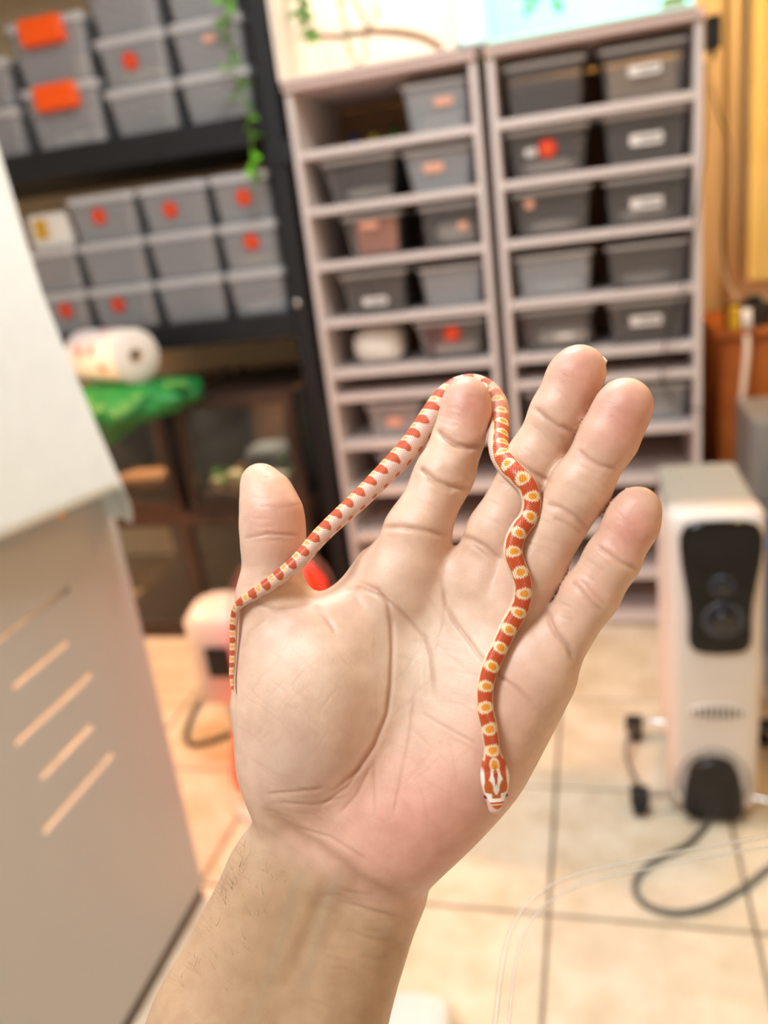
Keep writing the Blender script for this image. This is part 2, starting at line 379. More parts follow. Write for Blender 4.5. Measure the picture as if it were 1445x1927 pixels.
for k, (x, row, s) in enumerate(((0.14, 8, 0.03), (-0.10, 8, 0.03), (-0.10, 7, 0.028), (0.14, 4, 0.035), (-0.60, 9, 0.03), (-0.58, 4, 0.03), (0.14, 7, 0.02))):
    nm = ('left' if x < 0 else 'right')+' tub of the '+rn[row]+(' left' if x < -0.3 else ' right')+' rack shelf'
    crumple('tissue_bedding', (x, FRONT+0.19, ZS[row]+TH/2+0.009), (0.14, 0.25, s), PAPER, 'thin pale bedding in the '+nm, 'bedding', 20+k)
for k, (x, c, cn) in enumerate(((-0.655, (52, 58, 110), 'dark blue'), (-0.595, (170, 150, 30), 'yellow'), (-0.535, (60, 110, 40), 'green'))):
    b = empty('small_bottle', (x, FRONT+0.22, ZS[10]+TH/2+0.0005)); tag(b, '%s capped bottle deep in the top shelf of the left rack' % cn, 'bottle', 'small bottles on the top left rack shelf')
    lathe('bottle_body', [(0.018, 0), (0.02, 0.003), (0.02, 0.03), (0.011, 0.038), (0.010, 0.042)], mat('bottle_'+cn.replace(' ', '_'), c, 0.35), b, 16)
    lathe('cap', [(0.012, 0.0425), (0.012, 0.052), (0.010, 0.054)], BLACKP, b, 14)

# ------------------------------------------------------------------ black shelving with lidded tubs
SY0, SY1 = 2.283, 2.80
SX0, SX1 = -2.30, -0.79
sh = empty('shelving_unit', (SX1, SY0, 0)); tag(sh, 'tall black metal shelving unit stacked with clear lidded boxes', 'shelving')
W_ = SX1-SX0; D_ = SY1-SY0
for x in (-0.05, -W_):
    for y in (0, D_-0.05):
        box('post', (x, y, 0), (x+0.05, y+0.05, 2.25), BLACK, sh, 0.003)
for z, t, m in ((1.462, 0.074, BLACK), (0.940, 0.070, BLACK)):
    box('shelf', (-W_+0.002, -0.004, z), (-0.051, D_-0.0, z+t), m, sh, 0.003)
box('joint_sleeve', (-0.058, -0.006, 1.40), (0.022, 0.05, 1.46), BLACK, sh, 0.003)
lathe('bolt', [(0.012, 0), (0.012, 0.006), (0.006, 0.010)], METAL, sh, 14, True, disc_M((-0.030, -0.004, 1.035), (1, 0, 0), (0, 0, 1)))
colx = [(-1.745, -1.515), (-1.508, -1.283), (-1.276, -1.052), (-1.045, -0.858)]
cname = ['behind the white cloth', 'second from the cloth', 'third from the cloth', 'next to the black post']
tname = ['bottom', 'middle', 'top']
stk = {(1, 2): (-0.1, 0.07), (2, 2): (-0.1, 0.06), (3, 2): (0.1, 0.065), (3, 1): (0.12, 0.075), (1, 0): (-0.1, 0.075), (0, 0): (0.35, 0.075)}
for ci, (x0, x1) in enumerate(colx):
    for ti in range(3):
        if ci == 0 and ti == 2: continue
        z = 1.0105+ti*0.1305
        s = stk.get((ci, ti))
        tub(((x0+x1)/2, SY0+0.022+0.17, z), x1-x0, 0.34, 0.130, 'lidded clear box, %s tier, lower black shelf, column %s%s' % (tname[ti], cname[ci], ', red sticker' if s else ''),
            'storage box', 'lidded boxes on the lower black shelf', lid=True, sticker=s, taper=0.86, milky=True)
pk = empty('food_packet', (-1.595, SY0+0.10, 1.2725)); tag(pk, 'small white and yellow packet lying on boxes beside the white cloth', 'packet')
box('packet_body', (-0.075, -0.05, 0), (0.065, 0.06, 0.10), PAPER, pk, 0.012)
box('packet_band', (-0.05, -0.053, 0.028), (-0.005, -0.0505, 0.10-0.014), mat('yellow_print', (206, 160, 40), 0.5), pk, 0.0)
# upper shelf: columns A (edge of frame), B with orange latches, C, D
up = [(-1.80, -1.595, 1.5365, 0.13, False), (-1.80, -1.595, 1.667, 0.13, False),
      (-1.575, -1.325, 1.5365, 0.165, True), (-1.575, -1.325, 1.702, 0.165, True),
      (-1.310, -1.095, 1.5365, 0.125, False), (-1.310, -1.095, 1.662, 0.125, False), (-1.310, -1.095, 1.7875, 0.13, False),
      (-1.082, -0.868, 1.5365, 0.125, False), (-1.082, -0.868, 1.662, 0.125, False), (-1.082, -0.868, 1.7875, 0.13, False)]
ul = ['lower clear box at the left frame edge on the upper black shelf', 'upper clear box at the left frame edge on the upper black shelf',
      'lower clear box with an orange latch on the upper black shelf', 'upper clear box with an orange latch on the upper black shelf',
      'bottom clear box right of the orange-latched ones on the upper shelf', 'clear box with red sticker right of the upper orange latch', 'topmost clear box right of the orange-latched ones, cut by the frame',
      'bottom clear box behind the hanging vine on the upper shelf', 'clear box with orange tag behind the hanging vine', 'topmost clear box beside the black post, cut by the frame']
for k, (x0, x1, z, h, cl) in enumerate(up):
    tub(((x0+x1)/2, SY0+0.022+0.17, z), x1-x0, 0.34, h, ul[k], 'storage box', 'lidded boxes on the upper black shelf', lid=True, clip=cl,
        sticker=(-0.05, 0.06) if k == 5 else None, peach=(0.1, 0.075, 0.035, 0.016) if k == 8 else None, taper=0.86, milky=True)
crumple('tissue_bedding', (-1.45, SY0+0.17, 1.545), (0.19, 0.25, 0.035), PAPER, 'white tissue inside the lower box with orange latch', 'bedding', 31)
crumple('straw_bedding', (-1.20, SY0+0.17, 1.671), (0.15, 0.25, 0.04), mat('straw', (206, 184, 120), 0.9, var=0.2, vscale=40), 'straw coloured bedding in the box with red sticker, upper black shelf', 'bedding', 32)
crumple('tissue_bedding', (-0.955, SY0+0.17, 1.149), (0.14, 0.25, 0.03), mat('straw2', (216, 190, 130), 0.9, var=0.2, vscale=40), 'pale yellow bedding in the stickered middle box beside the black post', 'bedding', 33)
crumple('tissue_bedding', (-0.955, SY0+0.17, 1.019), (0.14, 0.25, 0.03), PAPER, 'white bedding in the bottom box beside the black post', 'bedding', 34)
# ------------------------------------------------------------------ wooden stand with two glass tanks below the shelves
box('shelf', (-W_+0.002, -0.004, 2.18), (-0.051, D_, 2.22), BLACK, sh, 0.003)
st = empty('terrarium_stand', (-1.26, 2.20, 0)); tag(st, 'dark wooden stand with glass front under the black shelves', 'stand')
SH, SD = 0.40, 0.56
box('base_rail', (-SH, 0, 0), (SH, SD, 0.05), WOOD, st, 0.003)
box('top_board', (-SH, 0, 0.398), (SH, SD, 0.440), WOOD, st, 0.003)
box('back_board', (-SH, SD-0.02, 0.0505), (SH, SD, 0.3975), WOOD, st, 0.002)
for x in (-SH, -0.04, SH-0.04):
    box('upright', (x, 0, 0.0505), (x+0.04, 0.04, 0.3975), WOOD, st, 0.002)
for x0, x1 in ((-SH+0.042, -0.042), (0.002, SH-0.042)):
    box('glass_pane', (x0, 0.012, 0.052), (x1, 0.017, 0.396), GLASS, st, 0.0)
def glass_tank(x0, x1, z0, z1, lab):
    t = empty('glass_tank', ((x0+x1)/2, 2.205, z0)); tag(t, lab, 'terrarium'); a, b = (x0-x1)/2, (x1-x0)/2; D = 0.54; h = z1-z0
    for x in (a, b-0.03):
        for y in (0, D-0.03): box('corner_post', (x, y, 0), (x+0.03, y+0.03, h), WOOD, t, 0.002)
    for z in (0, h-0.035):
        box('front_rail', (a+0.0305, 0, z), (b-0.0305, 0.025, z+0.035), WOOD, t, 0.002)
    box('floor_board', (a+0.0305, 0.026, 0.002), (b-0.0305, D-0.031, 0.012), WOOD, t, 0.0)
    box('lid_board', (a+0.0305, 0.026, h-0.012), (b-0.0305, D-0.031, h-0.002), WOOD, t, 0.0)
    box('back_panel', (a+0.0305, D-0.02, 0.013), (b-0.0305, D-0.008, h-0.013), mat('cork', (150, 104, 70), 0.9, rgb2=(92, 62, 42), vscale=18, bump=0.8, bscale=60), t, 0.0)
    for x in (a+0.004, b-0.009): box('side_pane', (x, 0.0305, 0.01), (x+0.005, D-0.0305, h-0.01), GLASS, t, 0.0)
    box('front_pane', (a+0.0305, 0.010, 0.0355), (b-0.0305, 0.015, h-0.0355), GLASS, t, 0.0)
    box('lamp_bar', (a+0.06, 0.06, h-0.032), (b-0.06, 0.12, h-0.0125), PVC2, t, 0.002)  # bar added to carry the fill light below
    l = area('tank_fill', (0, 0.16, h-0.036), (x1-x0-0.12, 0.05), 1.8, (1.0, 0.82, 0.64), (0, 0.25, 0)); l.parent = t  # added fill light, brightens the dark tank interior
    return t
glass_tank(-1.655, -1.275, 0.4405, 0.800, 'wood framed glass terrarium under the green bag')
glass_tank(-1.245, -0.860, 0.4405, 0.800, 'wood framed glass terrarium with stones and plants beside the black post')
for x0, x1, lab in ((-1.617, -1.313, 'brown soil bed in the terrarium under the green bag'), (-1.207, -0.898, 'brown soil bed in the terrarium with stones and plants')):
    n = 24; V = []; Fc = []
    for lay in (1, 0):
        for i in range(n):
            for j in range(n):
                u, v = i/(n-1), j/(n-1)
                z = 0.4535 if lay == 0 else 0.487+0.012*math.sin(7*u+3*v)+0.010*math.sin(13*v-5*u)
                V.append((x0+u*(x1-x0), 2.237+v*0.475, z))
    for i in range(n-1):
        for j in range(n-1):
            a = i*n+j; Fc.append((a, a+n, a+n+1, a+1)); Fc.append((n*n+a, n*n+a+1, n*n+a+n+1, n*n+a+n))
    for i in range(n-1):
        for a, b in ((i*n, i*n+n), (i*n+n-1, i*n+2*n-1), (i, i+1), ((n-1)*n+i, (n-1)*n+i+1)): Fc.append((a, b, n*n+b, n*n+a))
    tag(from_py('soil_bed', V, Fc, SOIL, None, True), lab, 'soil')
def stone(c, s, m, lab, seed):
    return crumple('stone', c, s, m, lab, 'stone', seed, 0.10)
stone((-1.03, 2.40, 0.484), (0.17, 0.14, 0.12), STONE, 'dark grey rock in the terrarium with plants', 41)
stone((-1.12, 2.29, 0.484), (0.055, 0.05, 0.062), CREAMS, 'larger cream stone behind the thumb tip, beside the green plant', 42)
stone((-1.175, 2.28, 0.484), (0.045, 0.04, 0.045), CREAMS, 'smaller cream stone left of the green plant', 43)
stone((-0.985, 2.29, 0.484), (0.10, 0.07, 0.05), mat('pale_stone', (200, 186, 170), 0.8, var=0.2, vscale=20), 'flat pale stone in front of the dark grey rock', 44)
stone((-1.47, 2.34, 0.484), (0.20, 0.12, 0.06), mat('clay', (176, 116, 72), 0.9, var=0.2, vscale=20), 'orange brown clay hide in the terrarium under the green bag', 45)
# leafy plants and vines
def leaf_mesh(L, Wd, m):
    V = []; Fc = []; n = 6
    for i in range(n+1):
        t = i/n; w = Wd*math.sin(math.pi*min(1, t*0.97+0.03))**0.8*(1-0.35*t); z = -0.25*L*t*t
        V += [(-w, t*L, z+0.12*w), (0, t*L, z), (w, t*L, z+0.12*w)]
    for i in range(n):
        for k in range(2):
            a = i*3+k; Fc.append((a, a+1, a+4, a+3))
    k0 = len(V); V += [(x, y, z-0.0012) for x, y, z in V]
    Fc += [tuple(k0+q for q in f[::-1]) for f in Fc]
    me = bpy.data.meshes.new('leaf'); me.from_pydata(V, [], Fc); me.materials.append(m); me.update(); return me
def plant(name, root, stems, n, size, label, cat, m=LEAF, seed=0, group=None, sr=0.0015, stm=STEM):
    rg = random.Random(seed); r = empty(name, root); tag(r, label, cat, group)
    me = leaf_mesh(size, size*0.34, m); root = Vector(root)
    for s in stems:
        P = catmull([np.array(Vector(p)-root) for p in s], 0.01)
        tube('stem', P, sr, stm, r, 6)
        for i in range(n):
            p = P[int((i+0.5)/n*(len(P)-1))]
            o = bpy.data.objects.new('leaf', me); COL.objects.link(o); o.parent = r; o.location = tuple(p)
            o.rotation_euler = (rg.uniform(-1.0, 0.5), rg.uniform(-0.7, 0.7), rg.uniform(0, 6.28)); k = rg.uniform(0.7, 1.2); o.scale = (k, k, k)
    return r
plant('hanging_vine', (-0.872, 2.262, 2.18), [[(-0.872, 2.262, 2.18), (-0.868, 2.245, 2.0), (-0.873, 2.24, 1.80), (-0.878, 2.24, 1.75), (-0.884, 2.24, 1.666), (-0.878, 2.24, 1.603), (-0.866, 2.24, 1.551), (-0.863, 2.24, 1.486), (-0.870, 2.24, 1.422), (-0.878, 2.24, 1.35)]],
      60, 0.040, 'trailing green vine hanging in front of the black shelving post', 'vine', LEAF, 3)
plant('tank_plant', (-1.155, 2.30, 0.486), [[(-1.155, 2.30, 0.486), (-1.15, 2.29, 0.53), (-1.145, 2.285, 0.565)], [(-1.155, 2.30, 0.486), (-1.165, 2.30, 0.53), (-1.18, 2.30, 0.56)]], 6, 0.035, 'small green plant between two cream stones', 'plant', LEAF, 5)
plant('tank_plant', (-0.935, 2.36, 0.486), [[(-0.935, 2.36, 0.486), (-0.93, 2.34, 0.55), (-0.925, 2.33, 0.62)], [(-0.935, 2.36, 0.486), (-0.955, 2.34, 0.55), (-0.965, 2.32, 0.60)], [(-0.935, 2.36, 0.486), (-0.92, 2.33, 0.54), (-0.905, 2.31, 0.58)]], 8, 0.045, 'bushy olive plant in the terrarium corner by the black post', 'plant', LEAF2, 6)

# ------------------------------------------------------------------ paper towel roll on green bag
bag = empty('plastic_bag', (-1.29, 2.10, 0.8005)); tag(bag, 'crumpled green plastic bag under the paper towel roll', 'bag')
GREEN = mat('green_plastic', (8, 128, 56), 0.5, rgb2=(6, 98, 44), vscale=9, bump=0.6, bscale=25)
n, mm = 64, 22; loops = []
for j in range(mm):
    t = j/(mm-1); l = []
    for i in range(n):
        a = 2*math.pi*i/n
        w = math.sin(math.pi*min(max(t, 0.02), 0.98))**0.5
        rx = 0.215*(0.45+0.55*w); ry = 0.15*(0.45+0.55*w)
        f = 1+0.05*math.sin(5*a+6*t)+0.04*math.sin(11*a-9*t+1)+0.025*math.sin(17*a+14*t)
        x, y = rx*f*math.cos(a), ry*f*math.sin(a)
        z = 0.082*t+0.006*math.sin(9*a+3)*math.sin(math.pi*t)
        # the front of the bag droops over the tank edge
        if y < -0.03: z -= min(1, (-y-0.03)/0.06)*0.075*(1-t)*(0.8+0.4*math.cos(a*3))*min(1, max(0, 0.6-0.4*x/0.2)+0.3)
        l.append((x, y-0.02, z))
    loops.append(l)
loft('bag_body', loops, GREEN, bag, smooth=True)
tube('twisted_corner', [(0.15, -0.06, 0.06), (0.21, -0.09, 0.075), (0.24, -0.10, 0.070)], 0.02, GREEN, bag, 10, step=0.01, radii=[0.03, 0.018, 0.012])
rol = empty('paper_towel_roll', (-1.335, 2.10, 0.958), math.radians(-28)); tag(rol, 'white paper towel roll with printed wrapper on the green bag', 'paper roll')
MR = Matrix.Rotation(math.radians(90), 4, 'Y')
lathe('paper_body', [(0.022, -0.13), (0.073, -0.13), (0.075, -0.127), (0.075, 0.127), (0.073, 0.13), (0.022, 0.13)], PAPER, rol, 40, True, MR, False, False)
lathe('cardboard_core', [(0.0218, -0.13), (0.0218, 0.13), (0.019, 0.13), (0.019, -0.13)], CARD, rol, 24, True, MR, False, False)
def wrap_mat():
    m = mat('printed_wrapper', (246, 244, 244), 0.3)
    N = m.node_tree.nodes; L = m.node_tree.links; tc = N.new('ShaderNodeTexCoord'); v = N.new('ShaderNodeTexVoronoi'); v.inputs['Scale'].default_value = 14
    L.new(tc.outputs['Object'], v.inputs['Vector']); r = N.new('ShaderNodeValToRGB'); e = r.color_ramp.elements
    e[0].position = 0.0; e[0].color = (*lin((150, 110, 160)), 1); e[1].position = 0.32; e[1].color = (*lin((246, 244, 244)), 1)
    k = r.color_ramp.elements.new(0.14); k.color = (*lin((236, 120, 110)), 1)
    k = r.color_ramp.elements.new(0.24); k.color = (*lin((240, 200, 185)), 1)
    L.new(v.outputs['Distance'], r.inputs['Fac']); L.new(r.outputs['Color'], N['Principled BSDF'].inputs['Base Color']); return m
lathe('printed_wrapper', [(0.0755, -0.126), (0.0758, 0.0), (0.0758, 0.07), (0.0752, 0.085)], wrap_mat(), rol, 40, True, MR, False, False)

# ------------------------------------------------------------------ lit terrariums on the racks
TZ = 1.5945
def enclosure(x0, x1, lab, wallm, led_col, led_w, ledm):
    t = empty('lit_terrarium', ((x0+x1)/2, 2.262, TZ)); tag(t, lab, 'terrarium', 'lit terrariums on top of the racks'); a, b = (x0-x1)/2, (x1-x0)/2; D, h, k = 0.48, 0.55, 0.008
    box('floor_panel', (a, 0, 0), (b, D, k), wallm, t, 0.001)
    box('roof_panel', (a, 0, h-k), (b, D, h), wallm, t, 0.001)
    box('back_panel', (a, D-k, k+0.0005), (b, D, h-k-0.0005), wallm, t, 0.001)
    for x in (a, b-k): box('side_panel', (x, 0, k+0.0005), (x+k, D-k-0.0005, h-k-0.0005), wallm, t, 0.001)
    box('glass_front', (a+k+0.001, 0.004, k+0.001), (b-k-0.001, 0.008, h-k-0.001), GLASS, t, 0.0)
    box('lamp_bar', (a+0.05, 0.12, h-k-0.022), (b-0.05, 0.34, h-k-0.001), ledm, t, 0.003)
    l = area('terrarium_lamp', (0, 0.22, h-0.04), (x1-x0-0.12, 0.2), led_w, led_col); l.parent = t
    return t
enclosure(-0.772, -0.305, 'warm lit white terrarium on the left rack with a branch inside', mat('warm_white_panel', (246, 232, 222), 0.6, var=0.02), (1.0, 0.83, 0.72), 4.2, PVC2)
enclosure(-0.232, 0.250, 'mint lit white terrarium on the right rack', mat('cool_white_panel', (226, 250, 244), 0.6, var=0.02), (0.62, 1.0, 0.92), 4.5, PVC2)
pl = empty('glowing_post', (-0.268, 2.275, TZ)); tag(pl, 'pale post between the two lit terrariums, mint light given as glow', 'lamp')
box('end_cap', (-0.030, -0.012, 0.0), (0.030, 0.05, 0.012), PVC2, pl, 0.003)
box('diffuser', (-0.028, -0.012, 0.0125), (0.028, 0.05, 0.54), mat('mint_glow', (226, 245, 240), 0.5, emit=(196, 246, 234), estr=0.72), pl, 0.008)  # pale post; the mint light on it is put in as emission
BZ = 2.45
br = empty('branch', (-0.345, BZ, 1.604)); tag(br, 'bent brown branch across the warm lit terrarium', 'branch')
def rel(P, r): return [tuple(Vector(p)-Vector(r.location)) for p in P]
tube('main_limb', rel([(-0.760, BZ+0.02, 1.735), (-0.695, BZ, 1.721), (-0.643, BZ, 1.712), (-0.553, BZ, 1.708), (-0.467, BZ, 1.690), (-0.397, BZ, 1.660), (-0.345, BZ, 1.612)], br), 0.009, BRANCH, br, 10, step=0.01, radii=[0.006, 0.008, 0.010, 0.010])
tube('side_twig', rel([(-0.60, BZ, 1.90), (-0.592, BZ, 1.803), (-0.576, BZ, 1.756), (-0.556, BZ, 1.709)], br), 0.005, BRANCH, br, 8, step=0.01)
tube('root_twig', rel([(-0.571, BZ-0.008, 1.705), (-0.574, BZ-0.01, 1.66), (-0.592, BZ-0.01, 1.637), (-0.614, BZ-0.01, 1.647), (-0.625, BZ-0.008, 1.70)], br), 0.003, BRANCH, br, 8, step=0.008)
plant('hanging_plant', (-0.716, BZ-0.05, 2.12), [[(-0.716, BZ-0.05, 2.12), (-0.715, BZ-0.05, 1.90), (-0.727, BZ-0.05, 1.79), (-0.712, BZ-0.05, 1.705)]], 90, 0.040, 'thick leafy vine at the left of the warm lit terrarium', 'vine', LEAF, 11)
plant('hanging_plant', (-0.619, BZ-0.03, 2.12), [[(-0.619, BZ-0.03, 2.12), (-0.619, BZ-0.03, 1.85), (-0.622, BZ-0.03, 1.75), (-0.612, BZ-0.03, 1.65)]], 60, 0.020, 'thin vine hanging past the branch in the warm lit terrarium', 'vine', LEAF, 12)
plant('hanging_plant', (-0.533, BZ-0.02, 2.12), [[(-0.533, BZ-0.02, 2.12), (-0.530, BZ-0.02, 1.80), (-0.534, BZ-0.02, 1.74), (-0.553, BZ-0.02, 1.713)]], 50, 0.016, 'pale vine hanging right of the twig in the warm lit terrarium', 'vine', LEAF, 13)
plant('hanging_plant', (-0.355, BZ+0.1, 2.12), [[(-0.355, BZ+0.1, 2.12), (-0.345, BZ+0.1, 1.85), (-0.345, BZ+0.1, 1.72)]], 30, 0.022, 'sparse vine at the right side of the warm lit terrarium', 'vine', LEAF, 14)
plant('fern', (-0.10, BZ, 2.12), [[(-0.10, BZ, 2.12), (-0.12, BZ, 1.85), (-0.127, BZ, 1.71)], [(-0.10, BZ, 2.12), (-0.09, BZ, 1.8), (-0.07, BZ-0.03, 1.665)], [(-0.10, BZ, 2.12), (-0.11, BZ, 1.8), (-0.135, BZ-0.03, 1.68)]], 44, 0.034, 'bright green hanging fern in the mint lit terrarium', 'plant', LEAF, 15)
stone((0.215, BZ, TZ+0.009), (0.06, 0.06, 0.055), mat('tan_stone', (176, 150, 96), 0.9, var=0.3, vscale=40), 'small tan stone in the mint lit terrarium corner', 46)

# ------------------------------------------------------------------ right side: curtain, cabinet, cables
cv = []; cf = []; n = 160
CURT = mat('curtain_cloth', (230, 208, 140), 0.9, var=0.08, vscale=10)
for lay in (0, 1):
    for i in range(n):
        x = 0.475+0.95*i/(n-1); y = 2.89+0.010*math.sin(x*78)+0.01*math.sin(x*41+1)-lay*0.004
        cv += [(x, y, 0.91), (x, y-0.01, 2.4)]
for lay in (0, 1):
    o = lay*2*n
    for i in range(n-1):
        f = (o+2*i, o+2*i+2, o+2*i+3, o+2*i+1); cf.append(f if lay else f[::-1])
for i in range(n-1): cf += [(2*i, 2*n+2*i, 2*n+2*i+2, 2*i+2), (2*i+1, 2*i+3, 2*n+2*i+3, 2*n+2*i+1)]
cu = empty('curtain', (0.95, 2.89, 2.42)); tag(cu, 'mustard yellow curtain hanging at the right wall', 'curtain')
def kid(o, p):
    o.parent = p; o.location = -Vector(p.location); return o
kid(from_py('curtain_cloth', cv, cf, CURT, None, True), cu)
kid(tube('curtain_rod', [(0.44, 2.885, 2.42), (1.46, 2.885, 2.42)], 0.012, WOOD, None, 10), cu)
tube('wall_pipe', [(0.43, 2.925, 0.0), (0.43, 2.925, 2.6)], 0.012, WALLM, None, 10); tag(bpy.data.objects['wall_pipe'], 'thin painted pipe running up the yellow wall', 'pipe')
cab = empty('wooden_cabinet', (0.72, 2.46, 0)); tag(cab, 'orange brown wooden cabinet behind the radiator', 'cabinet')
box('body', (-0.38, 0.02, 0.04), (0.38, 0.43, 0.80), OWOOD, cab, 0.003)
box('top_board', (-0.395, 0.0, 0.8005), (0.395, 0.435, 0.825), OWOOD, cab, 0.004)
box('plinth', (-0.37, 0.03, 0.0), (0.37, 0.42, 0.0395), WOOD, cab, 0.002)
for s in (-1, 1):
    d = box('door', (-0.372 if s < 0 else 0.004, 0.004, 0.06), (-0.004 if s < 0 else 0.372, 0.0195, 0.78), OWOOD, cab, 0.003)
    lathe('knob', [(0.006, 0), (0.006, 0.012), (0.014, 0.018), (0.012, 0.026)], METAL, d, 14, True, disc_M((s*0.03, 0.003, 0.45), (1, 0, 0), (0, 0, 1)))
rl_ = empty('cable_reel', (0.425, 2.53, 0.8255)); tag(rl_, 'black cable coil with a yellow band on the wooden cabinet', 'cable')
for k in range(4):
    tube('cable_turn', [(0.058*math.cos(a)+0.004*math.sin(3*a+k), 0.058*math.sin(a), 0.008+0.014*k) for a in np.linspace(0, 2*math.pi, 33)], 0.008, CABLEB, rl_, 8)
box('yellow_band', (-0.062, -0.070, 0.0), (-0.035, -0.030, 0.060), mat('yellow_tape', (214, 170, 30), 0.5), rl_, 0.004)
box('plug', (-0.018, -0.05, 0.0585), (0.022, -0.01, 0.085), BLACKP, rl_, 0.006)
wc = empty('white_cord', (0.385, 2.40, 0.46)); tag(wc, 'thick pale cord with white plug hanging down before the wooden cabinet', 'cable')
tube('cord', rel([(0.399, 2.42, 0.815), (0.399, 2.41, 0.775), (0.391, 2.40, 0.688), (0.383, 2.40, 0.584), (0.383, 2.40, 0.467), (0.39, 2.41, 0.30), (0.40, 2.42, 0.012)], wc), 0.0085, CABLEW, wc, 10, step=0.02)
tube('plug', rel([(0.395, 2.41, 0.885), (0.399, 2.41, 0.83)], wc), 0.012, LABEL, wc, 12)
tag(tube('thin_cord', [(0.29, 2.283, 1.50), (0.325, 2.6, 1.475), (0.345, 2.6, 1.387), (0.370, 2.6, 1.321), (0.374, 2.6, 1.228), (0.362, 2.6, 1.104), (0.369, 2.6, 0.988), (0.402, 2.6, 0.885)], 0.003, CABLEG, None, 8, step=0.02), 'thin dark cord looping down the yellow wall from the black adapter', 'cable')
tag(tube('pale_cord', [(0.285, 2.283, 1.50), (0.322, 2.58, 1.436), (0.344, 2.6, 1.274), (0.338, 2.6, 1.093), (0.368, 2.6, 0.958), (0.398, 2.57, 0.89)], 0.0035, CABLEW, None, 8, step=0.02), 'pale cord hanging beside the right rack', 'cable')
tag(tube('dark_cord', [(0.272, 2.268, 1.48), (0.270, 2.262, 1.30), (0.253, 2.26, 1.155), (0.239, 2.26, 1.076), (0.22, 2.26, 0.974), (0.19, 2.26, 0.884), (0.168, 2.26, 0.79), (0.167, 2.26, 0.74), (0.188, 2.26, 0.689), (0.226, 2.26, 0.66), (0.275, 2.265, 0.652)], 0.0024, CABLEB, None, 8, step=0.02), 'thin black cord drooping in front of the right rack', 'cable')
ad = empty('power_adapter', (0.2885, 2.275, 1.498)); tag(ad, 'small black power adapter on the top corner of the right rack', 'adapter')
box('body', (-0.016, -0.012, 0.006), (0.016, 0.04, 0.075), BLACKP, ad, 0.003); box('strain_relief', (-0.005, 0.0, -0.012), (0.006, 0.012, 0.0055), BLACKP, ad, 0.002)
gb = empty('metal_drawer_unit', (0.52, 2.12, 0)); tag(gb, 'grey metal drawer unit behind the radiator at the right edge', 'drawers')
GREYM = mat('grey_metal', (150, 150, 148), 0.4, metal=0.3, var=0.05)
box('body', (-0.155, 0.0, 0.0), (0.20, 0.24, 0.655), GREYM, gb, 0.004)
for k in range(3):
    d = box('drawer', (-0.148, -0.012, 0.02+k*0.212), (0.193, -0.0005, 0.222+k*0.212), GREYM, gb, 0.003)
    box('handle', (-0.02-0.09, -0.022, 0.10+k*0.212), (-0.02+0.02, -0.0125, 0.118+k*0.212), BLACKP, d, 0.003)
bb = empty('blue_bin', (0.50, 1.92, 0)); tag(bb, 'blue plastic bin behind the radiator at the right frame edge', 'bin')
BLUE = mat('blue_plastic', (40, 96, 150), 0.4)
loft('bin_body', [rrect(0.22, 0.20, 0.03, 0.0), rrect(0.26, 0.24, 0.03, 0.42), rrect(0.25, 0.23, 0.03, 0.42), rrect(0.21, 0.19, 0.03, 0.006)], BLUE, bb)
loft('rim', [rrect(0.262, 0.242, 0.03, 0.405), rrect(0.28, 0.26, 0.03, 0.405), rrect(0.28, 0.26, 0.03, 0.425), rrect(0.262, 0.242, 0.03, 0.425)], BLUE, bb, closed=True)
# warm pendant added out of view to light the yellow wall
wl = empty('added_pendant', (0.78, 2.42, RZ)); tag(wl, 'round warm pendant added out of view before the yellow curtain', 'lamp')
tube('cord', [(0, 0, 0), (0, 0, -0.40)], 0.004, CABLEB, wl, 8)
lathe('cap', [(0.03, -0.40), (0.035, -0.43), (0.02, -0.445)], METAL, wl, 20)
lathe('globe', [(0.02, -0.446), (0.045, -0.46), (0.065, -0.50), (0.065, -0.53), (0.045, -0.57), (0.004, -0.585)], mat('warm_globe', (255, 240, 220), 0.5, emit=(255, 206, 140), estr=120.0), wl, 24)
# ------------------------------------------------------------------ oil radiator
HX, HY = 0.197, 1.452
ra = empty('oil_radiator', (HX, HY, 0)); tag(ra, 'white oil radiator on casters with black control panel', 'heater')
HW = 0.172
loft('front_housing', [rrect(HW-0.012, 0.075, 0.028, 0.028, 6, 0, 0.0375), rrect(HW-0.004, 0.08, 0.03, 0.040, 6, 0, 0.04), rrect(HW, 0.082, 0.03, 0.35, 6, 0, 0.041), rrect(HW, 0.082, 0.03, 0.62, 6, 0, 0.041),
      rrect(HW-0.004, 0.078, 0.028, 0.645, 6, 0, 0.043), rrect(HW-0.02, 0.064, 0.02, 0.658, 6, 0, 0.046)], HEATW, ra, smooth=True)
for k in range(8):
    y = 0.100+k*0.032
    M = disc_M((0, y, 0.34), (1, 0, 0), (0, 0, 1))
    o = plate('fin', [(p[0], p[1]) for p in rrect(0.158, 0.56, 0.04, 0, 6)], [[(p[0], p[1]+0.20) for p in rrect(0.10, 0.05, 0.024, 0, 4)]], 0.014, HEATW, M, ra, 0.004)
for z in (0.10, 0.58):
    tube('oil_pipe', [(0, 0.082, z), (0, 0.338, z)], 0.022, HEATW, ra, 14)
box('top_cover', (-0.080, 0.070, 0.6215), (0.080, 0.335, 0.652), mat('top_grey', (160, 160, 152), 0.45), ra, 0.010)
hg = [(0.0, 0.648), (0.040, 0.647), (0.060, 0.640), (0.069, 0.622), (0.070, 0.600), (0.067, 0.565), (0.061, 0.525), (0.056, 0.490), (0.054, 0.455), (0.055, 0.425), (0.054, 0.405), (0.046, 0.391), (0.030, 0.385), (0.0, 0.383)]
hg = hg+[(-x, z) for x, z in hg[-2:0:-1]]
